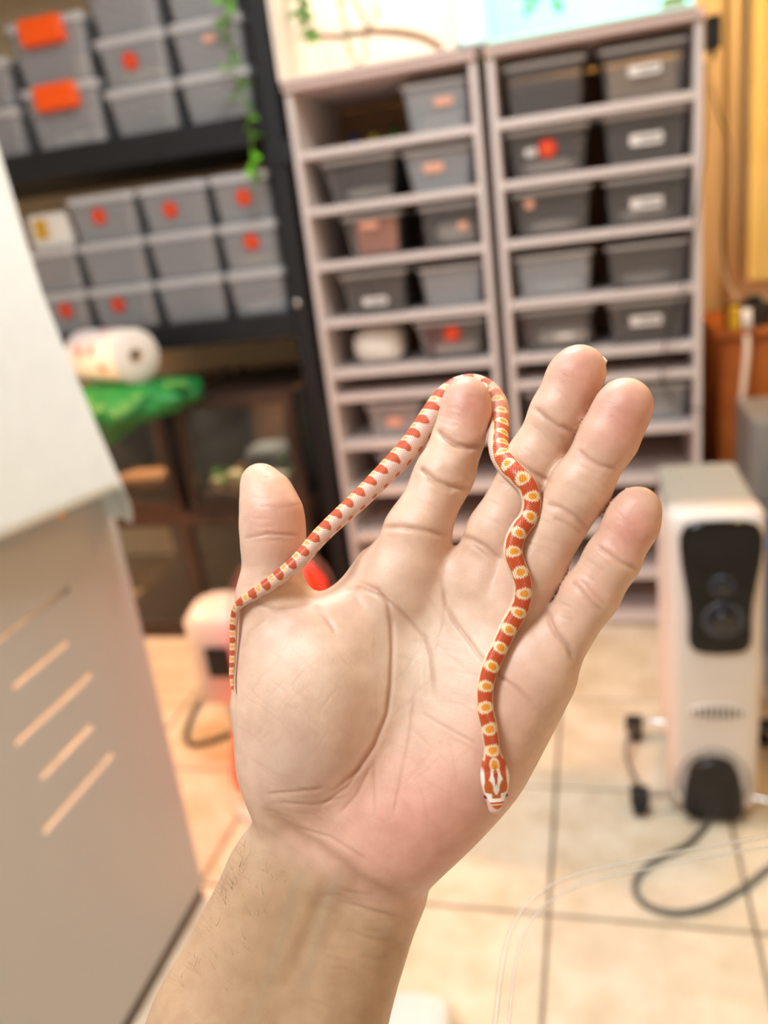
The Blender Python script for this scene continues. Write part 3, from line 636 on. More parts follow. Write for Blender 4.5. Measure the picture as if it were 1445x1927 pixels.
pan = plate('control_panel', [(x, z) for x, z in hg], [], 0.020, GLOSSB, disc_M((0.006, -0.0075, 0), (1, 0, 0), (0, 0, 1)), ra, 0.008)
for (kx, kz, kr) in ((0.008, 0.527, 0.021), (0.010, 0.459, 0.036)):
    kn = lathe('dial_ring', [(kr, 0), (kr, 0.004), (kr*0.86, 0.006), (kr*0.82, 0.004)], mat('dial_grey', (70, 72, 80), 0.25), pan, 32, True, disc_M((kx, -0.0180, kz), (1, 0, 0), (0, 0, 1)), True, True)
    lathe('dial_knob', [(kr*0.62, 0.0045), (kr*0.60, 0.016), (kr*0.52, 0.019), (kr*0.2, 0.017)], mat('dial_black', (26, 24, 24), 0.15, coat=0.5), pan, 28, True, disc_M((kx, -0.0180, kz), (1, 0, 0), (0, 0, 1)))
vt = loft('vent_bezel', [[(0.052*math.cos(a)*k+0.004, y, 0.252+0.017*math.sin(a)*k) for a in np.linspace(0, 2*math.pi, 32, endpoint=False)] for k, y in ((1, 0.001), (1, -0.003), (0.93, -0.0045), (0.01, -0.0045))], HEATW, ra, smooth=False)
for k in range(9):
    x = -0.042+k*0.0105+0.004; hh = 0.0135*math.sqrt(max(0.06, 1-((x-0.004)/0.046)**2))
    box('vent_slot', (x-0.0023, -0.0058, 0.252-hh), (x+0.0023, -0.0046, 0.252+hh), BLACKP, vt, 0.0)
ar = [(0.058*math.sin(a)**1.0*(1 if abs(math.sin(a)) < 2 else 1), 0) for a in (0,)]
cov = [(0.0, 0.150), (0.020, 0.147), (0.036, 0.138), (0.046, 0.118), (0.052, 0.085), (0.056, 0.050), (0.057, 0.030), (0.050, 0.018), (0.036, 0.012), (0.0, 0.010)]
cov = cov+[(-x, z) for x, z in cov[-2:0:-1]]
plate('cord_cover', [(x, z) for x, z in cov], [], 0.030, BLACKP, disc_M((-0.002, -0.008, 0), (1, 0, 0), (0, 0, 1)), ra, 0.008)
arch = [(0.066*math.cos(a), 0.085+0.082*math.sin(a)) for a in np.linspace(-0.3, math.pi+0.3, 30)]
tube('cover_groove', [(x-0.002, -0.0015, z) for x, z in arch], 0.003, mat('groove_grey', (160, 156, 150), 0.5), ra, 8)
# feet: bent chrome rods with black casters
for sx in (-1, 1):
    x = sx*0.142
    tube('foot_rod', [(sx*0.045, 0.02, 0.045), (x-sx*0.01, 0.0, 0.047), (x, 0.03, 0.050), (x+sx*0.022, 0.13, 0.052), (x, 0.24, 0.050), (x-sx*0.02, 0.27, 0.046), (sx*0.045, 0.26, 0.045)], 0.005, METAL, ra, 10, step=0.015)
    for y in (0.005, 0.262):
        c = box('caster_fork', (x-0.019, y-0.016, 0.026), (x+0.019, y+0.016, 0.058), BLACKP, ra, 0.004)
        lathe('caster_wheel', [(0.010, -0.015), (0.022, -0.013), (0.0225, -0.004), (0.0225, 0.004), (0.022, 0.013), (0.010, 0.015)], RUB, c, 20, True, Matrix.Translation((x, y, 0.0228)) @ Matrix.Rotation(math.radians(90), 4, 'Y'))
tag(tube('radiator_cord', [(0.186, 1.445, 0.030), (0.184, 1.43, 0.010), (0.167, 1.404, 0.0065), (0.135, 1.361, 0.0065), (0.067, 1.307, 0.0065), (0.036, 1.257, 0.0065), (0.043, 1.213, 0.0065), (0.091, 1.191, 0.0065), (0.155, 1.21, 0.0065), (0.225, 1.265, 0.0065), (0.274, 1.315, 0.0065), (0.334, 1.369, 0.0065), (0.45, 1.44, 0.0065), (0.62, 1.47, 0.0065)], 0.006, CABLEG, None, 10, step=0.015), 'grey power cord of the radiator looping on the tiles', 'cable')

# ------------------------------------------------------------------ red glowing heater behind the hand
hr = empty('radiant_heater', (-0.732, 1.47, 0)); tag(hr, 'cream radiant heater with a red glowing column behind the hand', 'heater')
MT = Matrix.Rotation(math.radians(8.5), 4, 'Y')
GLOW = mat('red_glow', (230, 30, 10), 0.4, emit=(255, 40, 8), estr=1.3)
lathe('glowing_column', [(0.10, 0.03), (0.122, 0.05), (0.122, 0.12), (0.102, 0.28), (0.104, 0.45), (0.088, 0.535), (0.056, 0.575), (0.02, 0.588)], GLOW, hr, 36, True, MT)['label'] = 'red glowing column'
GP = [(0.128, 0.03), (0.129, 0.12), (0.110, 0.28), (0.117, 0.45), (0.105, 0.535), (0.068, 0.587), (0.02, 0.602)]
for k in range(14):
    aa = 2*math.pi*(k+0.5)/14
    tube('guard_bar', [tuple(MT @ Vector((r*math.cos(aa), r*math.sin(aa), z))) for r, z in GP], 0.0013, METAL, hr, 6, step=0.03)
for r, z in ((0.1295, 0.06), (0.1155, 0.40)):
    tube('guard_ring', [tuple(MT @ Vector((r*math.cos(t), r*math.sin(t), z))) for t in np.linspace(0, 2*math.pi, 41)], 0.0018, METAL, hr, 6)
lathe('base', [(0.135, 0.0), (0.137, 0.006), (0.132, 0.022), (0.10, 0.028)], HEATW, hr, 36, True)
loft('cream_housing', [rrect(0.17, 0.16, 0.06, z, 6, -0.165+0.02*math.sin(z*5), 0.13, ) if k not in (0, 5) else rrect(0.11, 0.11, 0.05, z, 6, -0.155, 0.13) for k, z in enumerate((0.175, 0.195, 0.24, 0.33, 0.395, 0.425))], HEATW, hr, smooth=True)
loft('grip_hole', [rrect(0.06, 0.012, 0.005, z, 4, -0.135, 0.047) for z in (0.272, 0.345)], BLACKP, hr)
tube('bracket', [(-0.11, 0.12, 0.22), (-0.06, 0.06, 0.20)], 0.02, HEATW, hr, 12)
tube('support_leg', [(-0.165, 0.13, 0.18), (-0.17, 0.14, 0.0)], 0.02, HEATW, hr, 14)
tag(tube('heater_cord', [(-0.905, 1.62, 0.016), (-0.98, 1.80, 0.0075), (-1.105, 1.983, 0.0075), (-1.127, 1.856, 0.0075), (-1.099, 1.686, 0.0075), (-1.048, 1.613, 0.0075), (-0.972, 1.657, 0.0075), (-0.90, 1.75, 0.0075), (-0.80, 1.95, 0.0075)], 0.007, CABLEG, None, 10, step=0.015), 'dark cord of the red heater looping on the orange lit tiles', 'cable')

# lamp added out of view to spread orange light over the left floor
hb = empty('added_orange_lamp', (-1.75, 1.55, RZ)); tag(hb, 'added out-of-view orange lamp with metal shade, left of the shelving', 'lamp')
tube('cord', [(0, 0, 0), (0, 0, -1.10)], 0.004, CABLEB, hb, 8)
lathe('shade', [(0.03, -1.10), (0.045, -1.13), (0.11, -1.24), (0.108, -1.24), (0.043, -1.133), (0.028, -1.103)], METAL, hb, 28, True)
lathe('bulb', [(0.012, -1.135), (0.03, -1.17), (0.036, -1.195), (0.028, -1.22), (0.01, -1.231)], mat('added_orange_bulb', (255, 140, 80), 0.4, emit=(255, 120, 50), estr=12.0), hb, 20, True)
sl_ = bpy.data.lights.new('added_orange_beam', 'SPOT'); sl_.energy = 105; sl_.color = (1.0, 0.46, 0.20); sl_.spot_size = math.radians(112); sl_.spot_blend = 0.7; sl_.shadow_soft_size = 0.05
so_ = bpy.data.objects.new('added_orange_beam', sl_); COL.objects.link(so_); so_.parent = hb; so_.location = (0, 0, -1.26)
so_.rotation_euler = Vector((0.34, -0.02, -1)).to_track_quat('-Z', 'Y').to_euler()

# ------------------------------------------------------------------ white cabinet with slotted side, cloth over the box on top
CX1 = -0.788; CX0 = -1.29; CY0, CY1, CT = 0.632, 1.142, 0.905
cb = empty('slotted_cabinet', ((CX0+CX1)/2, (CY0+CY1)/2, 0)); tag(cb, 'white cabinet with horizontal vent slots in its side, left foreground', 'cabinet')
def slot(y0, y1, z, hgt=0.0095):
    r = hgt/2; P = []
    for k in range(7): a = -math.pi/2+math.pi*k/6; P.append((y1-r+r*math.cos(a), z+r*math.sin(a)))
    for k in range(7): a = math.pi/2+math.pi*k/6; P.append((y0+r+r*math.cos(a), z+r*math.sin(a)))
    return P
holes = []
for k, z in enumerate((0.745, 0.671, 0.597, 0.522, 0.448)):
    holes.append(slot(*((0.797, 0.988) if k % 2 == 0 else (0.822, 0.958)), z))
holes.append([(1.030+0.003*math.cos(a), 0.857+0.006*math.sin(a)) for a in np.linspace(0, 2*math.pi, 14, endpoint=False)])
kid(plate('side_panel', [(CY0, 0.030), (CY1, 0.030), (CY1, CT-0.0185), (CY0, CT-0.0185)], holes, 0.005, PVC2, disc_M((CX1-0.0025, 0, 0), (0, 1, 0), (0, 0, 1)), None, 0.0008), cb)
kid(box('side_panel', (CX0, CY0, 0.03), (CX0+0.005, CY1, CT-0.0185), PVC2, None, 0.001), cb)
kid(box('top_panel', (CX0, CY0, CT-0.018), (CX1, CY1, CT), PVC2, None, 0.003), cb)
kid(lathe('glint_stud', [(0.007, 0), (0.0065, 0.002), (0.003, 0.0035)], mat('warm_glint_metal', (255, 190, 110), 0.2, metal=1.0), None, 18, True, disc_M((CX1+0.0001, 1.010, 0.857), (0, 1, 0), (0, 0, 1))), cb)  # metal stud added for the warm bright dot of light on the panel
for x in (CX0+0.002, CX1-0.022):
    kid(box('bottom_strip', (x, CY0, 0.0), (x+0.02, CY1-0.004, 0.0295), mat('dark_brown', (70, 56, 42), 0.6), None, 0.002), cb)  # dark brown strip from the panel bottom down to the floor
eb = box('enclosure_box', (-1.245, 0.655, CT+0.001), (-0.822, 1.045, 1.50), PVC2, None, 0.01); tag(eb, 'white box standing on the slotted cabinet, hidden under the cloth', 'box')
def hem(y, x):
    if x < -0.835 or y < 0.66: return 0.9085 if x < -0.85 else 0.88
    return float(np.interp(y, [0.5, 0.80, 0.86, 0.95, 0.99, 1.02, 1.042, 1.058, 1.07], [0.88, 0.905, 0.889, 0.866, 0.895, 0.903, 0.855, 0.80, 0.815]))
n, mm = 240, 44; loops = []; cx, cy = -1.033, 0.850
base = rrect(0.47, 0.43, 0.03, 0, n//4-1, cx, cy); n = len(base)
for j in range(6):
    f = j/6; loops.append([(cx+(p[0]-cx)*max(f, 0.01), cy+(p[1]-cy)*max(f, 0.01), 1.515+0.004*math.sin(9*p[1]*f)) for p in base])
for j in range(mm):
    t = j/(mm-1); l = []
    for i, p in enumerate(base):
        a = math.atan2(p[1]-cy, p[0]-cx); hz = hem(p[1], p[0])
        d = Vector((p[0]-cx, p[1]-cy)).normalized()
        w = math.exp(-((a-math.atan2(0.215, 0.235))/0.16)**2)             # far right corner flares
        off = 0.026*math.exp(-((p[1]-0.90)/0.06)**2)*t**0.8+0.008*math.sin(p[1]*38+p[0]*30+1.2*t)*t+0.006*math.sin(p[1]*83-p[0]*60)*t+0.018*t+w*0.085*t**1.3
        tt = t if t < 0.04 else t
        e = min(1, j/3)
        q = Vector((p[0], p[1]))*1.0
        q = Vector((cx, cy))+(q-Vector((cx, cy)))*(0.985+0.015*e)
        q = q+d*off
        if p[0] > -0.85: q.x = max(q.x, CX1+0.006)
        l.append((q.x, q.y, 1.513-0.012*(1-e)*0-(1.513-hz)*t))
    loops.append(l)
cl = loft('draped_cloth', loops, CLOTHM, None, True, False, smooth=True)
so = cl.modifiers.new('solid', 'SOLIDIFY'); so.thickness = 0.0022; so.offset = 1
tag(cl, 'white cloth draped over the box on the slotted cabinet', 'cloth')

# ------------------------------------------------------------------ clear tray in front, tissue on floor
tz = 0.9
tr = empty('clear_tray', (0.06, 0.19, tz-0.05)); tag(tr, 'clear plastic tray with rounded corner at the lower right', 'tray')
tp = [(-0.048, 0.10), (-0.048, 0.20), (-0.0485, 0.262), (-0.0455, 0.288), (-0.036, 0.307), (-0.018, 0.322), (0.006, 0.332), (0.04, 0.345), (0.075, 0.357), (0.13, 0.377), (0.17, 0.385), (0.19, 0.365), (0.195, 0.32), (0.195, -0.03), (0.18, -0.05), (-0.03, -0.05), (-0.046, -0.03)]
ctr = np.array([0.073, 0.20])
def ring(s, z, dz=0): return [tuple(Vector(((ctr+(np.array(p)-ctr)*s)[0]-0.06, (ctr+(np.array(p)-ctr)*s)[1]-0.19, z))) for p in tp]
loft('tray_body', [ring(0.995, 0.045), ring(0.995, 0.0465)], ACRYL, tr)
for s_, r_, nm in ((1.0, 0.0009, 'rim_bead'), (0.955, 0.0006, 'inner_ridge')):
    rp = [Vector(p) for p in ring(s_, 0.0465)]; rp = catmull([np.array(p) for p in rp+[rp[0]]], 0.004)
    tube(nm, rp, r_, ACRYLE, tr, 8)
ps = empty('pedestal', (0.075, 0.02, 0)); tag(ps, 'slim white pedestal under the clear tray', 'stand')
lathe('foot', [(0.13, 0), (0.13, 0.015), (0.03, 0.03)], PVC2, ps, 28)
lathe('column', [(0.02, 0.031), (0.02, tz-0.0205)], PVC2, ps, 20)
lathe('plate', [(0.05, tz-0.020), (0.05, tz-0.0055)], PVC2, ps, 28)
crumple('crumpled_tissue', (-0.31, 0.90, 0.0005), (0.11, 0.10, 0.055), PAPER, 'crumpled white tissue on the tiles at the bottom edge', 'tissue', 61)
# ------------------------------------------------------------------ the hand (distances in mm, camera-aligned working frame)
def cam_pt(px, py, z): return np.array([(px-IW/2)*z/FPX, -(py-IH/2)*z/FPX, -z])
FS = []
class SDF:
    def __init__(s,lo,hi,h):
        s.lo=np.array(lo,float);s.h=h
        s.n=np.ceil((np.array(hi)-s.lo)/h).astype(int)+1
        s.ax=[(s.lo[i]+h*np.arange(s.n[i])).astype(np.float32) for i in range(3)]
    def new(s): return np.full(s.n,50.,np.float32)
    def box(s,lo,hi):
        a=np.clip(np.floor((np.array(lo)-s.lo)/s.h).astype(int),0,s.n);b=np.clip(np.ceil((np.array(hi)-s.lo)/s.h).astype(int)+1,0,s.n)
        sl=tuple(slice(a[i],b[i]) for i in range(3))
        g=[s.ax[i][sl[i]].reshape([-1 if j==i else 1 for j in range(3)]) for i in range(3)]
        return sl,g
    def cone(s,A,p,q,k):
        # p,q = (px,py,z,rpx)
        a=cam_pt(*p[:3]).astype(np.float32);b=cam_pt(*q[:3]).astype(np.float32);ra=p[3]*p[2]/FPX;rb=q[3]*q[2]/FPX
        m=max(ra,rb)+max(k,0)+5
        sl,g=s.box(np.minimum(a,b)-m,np.maximum(a,b)+m)
        ba=b-a;l2=float(ba@ba)
        P=[g[i]-a[i] for i in range(3)]
        t=np.clip((P[0]*ba[0]+P[1]*ba[1]+P[2]*ba[2])/l2,0,1)
        d=np.sqrt((P[0]-t*ba[0])**2+(P[1]-t*ba[1])**2+(P[2]-t*ba[2])**2)-(ra+(rb-ra)*t)
        s.join(A,sl,d,k)
    def ell(s,A,c,r,k,rot=0.,sub=False):
        # c=(px,py,z), r mm (rx,ry,rz), rot deg in image plane
        o=cam_pt(*c).astype(np.float32);m=max(r)+abs(k)+5
        sl,g=s.box(o-m,o+m)
        X,Y,Z=[g[i]-o[i] for i in range(3)]
        cs,sn=np.cos(np.radians(rot)),np.sin(np.radians(rot))
        U=(X*cs+Y*sn);V=(-X*sn+Y*cs)
        k0=np.sqrt((U/r[0])**2+(V/r[1])**2+(Z/r[2])**2)
        k1=np.sqrt((U/r[0]**2)**2+(V/r[1]**2)**2+(Z/r[2]**2)**2)+1e-6
        d=k0*(k0-1)/k1
        s.join(A,sl,d,k,sub)
    @staticmethod
    def smin(a,b,k):
        if k<=0: return np.minimum(a,b)
        h=np.maximum(k-np.abs(a-b),0)/k
        return np.minimum(a,b)-h*h*k*.25
    def join(s,A,sl,d,k,sub=False):
        if sub: A[sl]=-s.smin(-A[sl],d,k)
        else: A[sl]=s.smin(A[sl],d,k)
def build_hand(h=0.9):
    S=SDF((-95,-225,-345),(110,70,-215),h)
    P=S.new()
    def chain(A,pts,k):
        for p,q in zip(pts,pts[1:]): S.cone(A,p,q,k)
    # ---- palm
    WR=(628,1640)
    for pts in FORE: chain(P,pts,12)
    for pts in META: chain(P,pts,12)
    for e in ELLS: S.ell(P,*e)
    for e in SUBS: S.ell(P,*e,sub=True)
    out=P.copy()
    for name,(pts,k,kp,ex) in FING.items():
        A=S.new();chain(A,pts,k)
        for e in ex: S.ell(A,*e)
        FS.append(A)
    if True:
        acc=None
        for A,(name,(pts,k,kp,ex)) in zip(FS,FING.items()):
            B=S.smin(P,A,kp)
            out=S.smin(out,B,1.2) if acc is not None else np.minimum(out,B);acc=1
    return S,out
FORE=[ # forearm: two bars side by side, (px,py,z,rpx)
 [(703,1600,277,88),(690,1660,276,100),(628,1790,275,116),(580,1927,273,128),(465,2180,270,140)],
 [(572,1580,277,90),(540,1660,276,102),(484,1790,275,108),(428,1927,273,128),(320,2180,270,145)],
]
META=[
 [(610,1560,274,90),(690,1300,277,80),(760,1110,276,66)],        # index
 [(660,1570,274,90),(800,1290,277,82),(885,1100,273,64)],        # middle
 [(720,1560,272,92),(870,1320,270,85),(962,1165,264,60)],        # ring
 [(745,1560,268,92),(890,1400,264,90),(1000,1262,257,74)],         # pinky
 [(560,1250,276,56),(640,1184,280,46),(716,1080,280,52)],   # web of the thumb
]
ELLS=[
 ((597,1335,269),(24.6,37,22),10,-14.),   # thenar
 ((552,1430,270),(16,21,17),10,-10.),
 ((853,1462,265),(17,31,17),12,-32.),    # hypothenar
 ((700,1545,270),(20,14,16),12,0.),
 ((975,1300,262),(12,20,13),12,-30.),
]
SUBS=[((775,1290,238),(15,34,14),12,-8.)]
FING={
 'index':([(745,1110,272,64),(784,1003,274,63),(831,902,277,54.5),(843,880,278,52),(862,826,280,49),(876,776,281,47.5),(878,751,281,46)],4,8,[]),
 'middle':([(905,1090,271,62),(936,1005,268,59),(1005,868,265,54.5),(1051,775,262,52.5),(1080,712,261,52),(1091,697,261,51)],4,8,[]),
 'ring':([(962,1165,263,62),(1006,1062,259,58),(1091,918,254,57.5),(1146,822,251,56),(1170,772,250,53),(1177,760,250,51)],4,5,[]),
 'pinky':([(1022,1255,255,58),(1113,1116,251,53),(1151,1054,249,52),(1188,986,247,50.5),(1199,958,246,47.5)],4,5,[]),
 'thumb':([(546,1300,272,109),(509,1130,273,62),(514,1010,273,57),(511,965,274,54.5),(500,927,276,43),(488,904,277,34)],6,11,[]),
}
def surface_nets(A, lo, h):
    s = A < 0
    c = np.zeros(tuple(n-1 for n in A.shape), np.uint8)
    offs = [(i, j, k) for i in (0, 1) for j in (0, 1) for k in (0, 1)]
    nx, ny, nz = A.shape
    for (i, j, k) in offs: c += s[i:nx-1+i, j:ny-1+j, k:nz-1+k]
    act = np.argwhere((c > 0) & (c < 8))
    idx = np.full(c.shape, -1, np.int64); idx[act[:, 0], act[:, 1], act[:, 2]] = np.arange(len(act))
    vals = np.stack([A[act[:, 0]+i, act[:, 1]+j, act[:, 2]+k] for (i, j, k) in offs], 1)
    P = np.zeros((len(act), 3)); cnt = np.zeros(len(act))
    O = np.array(offs, float)
    for a in range(8):
        for b in range(a+1, 8):
            if np.abs(O[a]-O[b]).sum() != 1: continue
            va, vb = vals[:, a], vals[:, b]; m = (va < 0) != (vb < 0)
            t = np.where(m, va/np.where(m, va-vb, 1), 0)
            P += np.where(m[:, None], O[a]+(O[b]-O[a])*t[:, None], 0); cnt += m
    V = lo+h*(act+P/cnt[:, None])
    Q = []
    for ax in range(3):
        sl0 = [slice(None)]*3; sl1 = [slice(None)]*3; sl0[ax] = slice(0, -1); sl1[ax] = slice(1, None)
        e0, e1 = s[tuple(sl0)], s[tuple(sl1)]
        E = np.argwhere(e0 != e1); o1, o2 = [(1, 2), (2, 0), (0, 1)][ax]
        ok = np.ones(len(E), bool)
        for o in (o1, o2): ok &= (E[:, o] > 0) & (E[:, o] < A.shape[o]-1)
        E = E[ok]; flip = e0[E[:, 0], E[:, 1], E[:, 2]]
        def g(d1, d2):
            q = E.copy(); q[:, o1] -= d1; q[:, o2] -= d2; return idx[q[:, 0], q[:, 1], q[:, 2]]
        q = np.stack([g(1, 1), g(0, 1), g(0, 0), g(1, 0)], 1)
        q[~flip] = q[~flip][:, ::-1]; Q.append(q)
    return V, np.concatenate(Q)
S_, A_ = build_hand(0.9)
V, Q = surface_nets(A_+0.62, S_.lo, S_.h); del A_, FS
# Taubin smoothing
E_ = np.concatenate([Q[:, [0, 1]], Q[:, [1, 2]], Q[:, [2, 3]], Q[:, [3, 0]]])
deg = np.bincount(E_.ravel(), minlength=len(V)).astype(float)
def lap(V):
    L = np.zeros_like(V)
    for d in range(3):
        L[:, d] = np.bincount(E_[:, 0], V[E_[:, 1], d], len(V))+np.bincount(E_[:, 1], V[E_[:, 0], d], len(V))
    return L/deg[:, None]-V
for _ in range(9):
    V = V+0.6*lap(V); V = V-0.55*lap(V)
me0 = bpy.data.meshes.new('tmp_hand'); me0.from_pydata(V.tolist(), [], Q.tolist()); me0.update()
ob0 = bpy.data.objects.new('tmp_hand', me0); COL.objects.link(ob0)
md = ob0.modifiers.new('s', 'SUBSURF'); md.levels = 1; md.render_levels = 1
bpy.context.view_layer.update()
me = bpy.data.meshes.new_from_object(ob0.evaluated_get(bpy.context.evaluated_depsgraph_get())); bpy.data.objects.remove(ob0)
nv = len(me.vertices); co = np.empty(nv*3); me.vertices.foreach_get('co', co); co = co.reshape(-1, 3)
no = np.empty(nv*3); me.vertices.foreach_get('normal', no); no = no.reshape(-1, 3)
z = -co[:, 2]; PXY = np.stack([IW/2+co[:, 0]*FPX/z, IH/2-co[:, 1]*FPX/z], 1)
view = -co/np.linalg.norm(co, axis=1, keepdims=True); facing = np.clip((no*view).sum(1), 0, 1)
fmask = np.clip((facing-0.05)/0.25, 0, 1)
def dist_poly(P, poly):
    d = np.full(len(P), 1e9); tt = np.zeros(len(P)); n = len(poly)-1
    for k in range(n):
        a, b = np.array(poly[k], float), np.array(poly[k+1], float); ab = b-a
        t = np.clip(((P-a)@ab)/(ab@ab), 0, 1); dd = np.hypot(*(P-a-t[:, None]*ab).T)
        m = dd < d; d[m] = dd[m]; tt[m] = (k+t[m])/n
    return d, tt
# (polyline in the photo's pixels, depth mm, half width px, redness)
CREASES = [
 ([(457, 1014), (504, 1005), (566, 1007)], 0.3, 3.3, .5), ([(460, 1022), (510, 1016), (560, 1018)], 0.1, 3.3, .1),
 ([(820, 808), (834, 822), (858, 837), (883, 843), (909, 836)], 1.1, 5.9, 1.), ([(790, 880), (797, 888), (819, 904), (849, 916), (886, 919)], 0.9, 5.3, 1.), ([(800, 901), (830, 918), (856, 924)], .3, 4.0, .5),
 ([(718, 993), (746, 991), (798, 998), (838, 1009)], 0.6, 5.3, .7),
 ([(1003, 766), (1026, 786), (1052, 803), (1084, 812)], 0.6, 5.3, .8), ([(965, 862), (979, 873), (1006, 892), (1036, 908)], 0.5, 5.3, .7), ([(863, 1009), (886, 1015), (913, 1029), (943, 1055)], 0.6, 5.3, .7),
 ([(886, 1024), (910, 1040), (935, 1060)], .25, 3.3, .4),
 ([(1086, 846), (1106, 863), (1132, 877), (1162, 884)], 0.45, 4.6, .7), ([(1026, 949), (1052, 955), (1082, 972), (1112, 1000)], 0.45, 5.3, .7), ([(1040, 975), (1060, 983), (1099, 1006)], 0.3, 4.6, .5),
 ([(1122, 1027), (1149, 1045), (1172, 1060), (1201, 1073)], 0.5, 4.6, .8), ([(1074, 1095), (1084, 1102), (1112, 1133), (1137, 1155)], 0.4, 5.3, .8), ([(1090, 1090), (1115, 1115), (1140, 1140)], 0.25, 4.6, .6),
 ([(1029, 1146), (1037, 1174), (1046, 1191), (1068, 1216), (1082, 1246)], 0.7, 5.3, .9),
 ([(673, 1094), (711, 1111), (729, 1135), (737, 1177), (739, 1225), (736, 1288), (729, 1343), (704, 1405), (673, 1450), (625, 1492)], 0.6, 4.6, 1.),
 ([(640, 1112), (680, 1106), (722, 1125), (749, 1146), (774, 1170), (801, 1201), (812, 1236), (815, 1274), (820, 1322)], 0.4, 4.0, .8),
 ([(831, 1087), (839, 1139), (857, 1173), (884, 1208), (902, 1235), (946, 1277), (974, 1296), (1007, 1329)], 0.45, 4.0, .8),
 ([(780, 1305), (770, 1384), (753, 1467), (739, 1540)], 0.2, 3.3, .5), ([(704, 1426), (706, 1480), (706, 1540)], 0.18, 3.3, .4), ([(790, 1340), (840, 1370), (900, 1402)], 0.12, 3.3, .4),
 ([(680, 1440), (655, 1480), (600, 1520)], .25, 3.3, .5), ([(700, 1440), (672, 1495), (640, 1530)], .2, 3.3, .4), ([(500, 1495), (560, 1490), (610, 1484)], 0.3, 4.0, .4), ([(520, 1510), (590, 1515), (650, 1500)], .2, 3.3, .3),
 ([(489, 1520), (539, 1558), (593, 1591), (634, 1620), (676, 1657), (730, 1685), (796, 1691)], 1.0, 14, .7), ([(560, 1560), (620, 1575), (660, 1600), (690, 1620)], .3, 4.0, .3),
 ([(655, 1699), (700, 1716), (738, 1724), (778, 1732)], 0.3, 4.6, .3), ([(676, 1799), (710, 1806), (745, 1807)], 0.2, 4.6, .2), ([(650, 1750), (700, 1768), (760, 1775)], 0.2, 4.6, .2),
 ([(470, 1128), (520, 1150), (590, 1136)], 0.35, 5.3, .4), ([(590, 1136), (610, 1155), (635, 1190)], 0.45, 5.3, .5), ([(500, 1165), (470, 1190), (455, 1225)], .15, 4.0, .3),
 ([(840, 1104), (835, 1170), (820, 1230)], .12, 4.0, .3), ([(800, 1110), (830, 1160), (845, 1200)], .12, 3.3, .2),
]
disp = np.zeros(nv); red = np.zeros(nv)
for poly, dep, w, rd in CREASES:
    d, tt = dist_poly(PXY, poly); e = np.clip(np.minimum(tt, 1-tt)*8+0.15, 0, 1)
    g = np.exp(-(d/w)**2)*e
    disp -= g*dep*fmask; disp += np.exp(-((d-2.2*w)/(1.6*w))**2)*dep*0.07*e*fmask
    red = np.maximum(red, np.exp(-(d/(w*1.1))**2)*e*rd*fmask)
# fine wrinkles: thenar cross-hatching, transverse finger lines, palm and wrist lines
def wrinkle(x, y, ang, L, dep, w):
    d = np.array([math.cos(ang), math.sin(ang)])*L/2; n_ = np.array([-d[1], d[0]])*RNG.normal(0, 0.08)
    poly = [np.array([x, y])-d, np.array([x, y])+n_, np.array([x, y])+d]
    m = np.where((np.abs(PXY[:, 0]-x) < L/2+20) & (np.abs(PXY[:, 1]-y) < L/2+20) & (fmask > 0))[0]
    if len(m) == 0: return
    dd, tt = dist_poly(PXY[m], poly); e = np.clip(np.minimum(tt, 1-tt)*5, 0, 1); g = np.exp(-(dd/w)**2)*e
    disp[m] -= g*dep*fmask[m]; red[m] = np.maximum(red[m], 0.2*g*fmask[m])
for k in range(46):
    a = RNG.choice([-0.85, 0.75]); wrinkle(RNG.normal(560, 45), RNG.normal(1330, 60), a+RNG.normal(0, 0.08), RNG.uniform(30, 80), 0.05, 2.6)
for k in range(26): wrinkle(RNG.uniform(480, 660), RNG.uniform(1440, 1560), RNG.normal(0.45, 0.35), RNG.uniform(40, 110), 0.05, 2.8)
for k in range(34): wrinkle(RNG.uniform(700, 900), RNG.uniform(1130, 1560), RNG.choice([1.55, 0.5, 2.2])+RNG.normal(0, 0.2), RNG.uniform(40, 110), 0.05, 2.8)
for k in range(24): wrinkle(RNG.uniform(600, 770), RNG.uniform(1680, 1900), RNG.normal(0.25, 0.1), RNG.uniform(50, 120), 0.09, 4.0)
for (ax, ay, bx, by, an) in ((785, 1000, 880, 760, 0.35), (930, 1010, 1090, 700, 0.55), (1025, 1060, 1175, 770, 0.5), (1075, 1150, 1195, 965, 0.65), (512, 1120, 505, 930, 0.0)):
    for k in range(22):
        t = RNG.uniform(); wrinkle(ax+(bx-ax)*t+RNG.normal(0, 18), ay+(by-ay)*t+RNG.normal(0, 18), an+RNG.normal(0, 0.15), RNG.uniform(25, 60), 0.07, 3.0)
# tendons and soft relief of wrist and palm
for poly, hgt, w in (([(640, 1660), (612, 1720), (580, 1790), (540, 1880)], 0.35, 20), ([(600, 1650), (575, 1720), (545, 1790)], 0.3, 20), ([(609, 1690), (592, 1735), (545, 1850)], -0.4, 16),
                     ([(900, 1110), (930, 1090)], 1.0, 38), ([(775, 1060), (800, 1065)], 0.9, 36), ([(1000, 1190), (1010, 1180)], 0.6, 34), ([(860, 1085), (868, 1130)], -0.8, 24), ([(610, 1160), (680, 1240)], -0.9, 34),
                     ([(858, 870), (872, 850)], 0.5, 16), ([(866, 770), (880, 790)], 0.5, 34), ([(815, 950), (800, 975)], 0.5, 30)):
    d, tt = dist_poly(PXY, poly); disp += hgt*np.exp(-(d/w)**2)*fmask
co = co+no*disp[:, None]
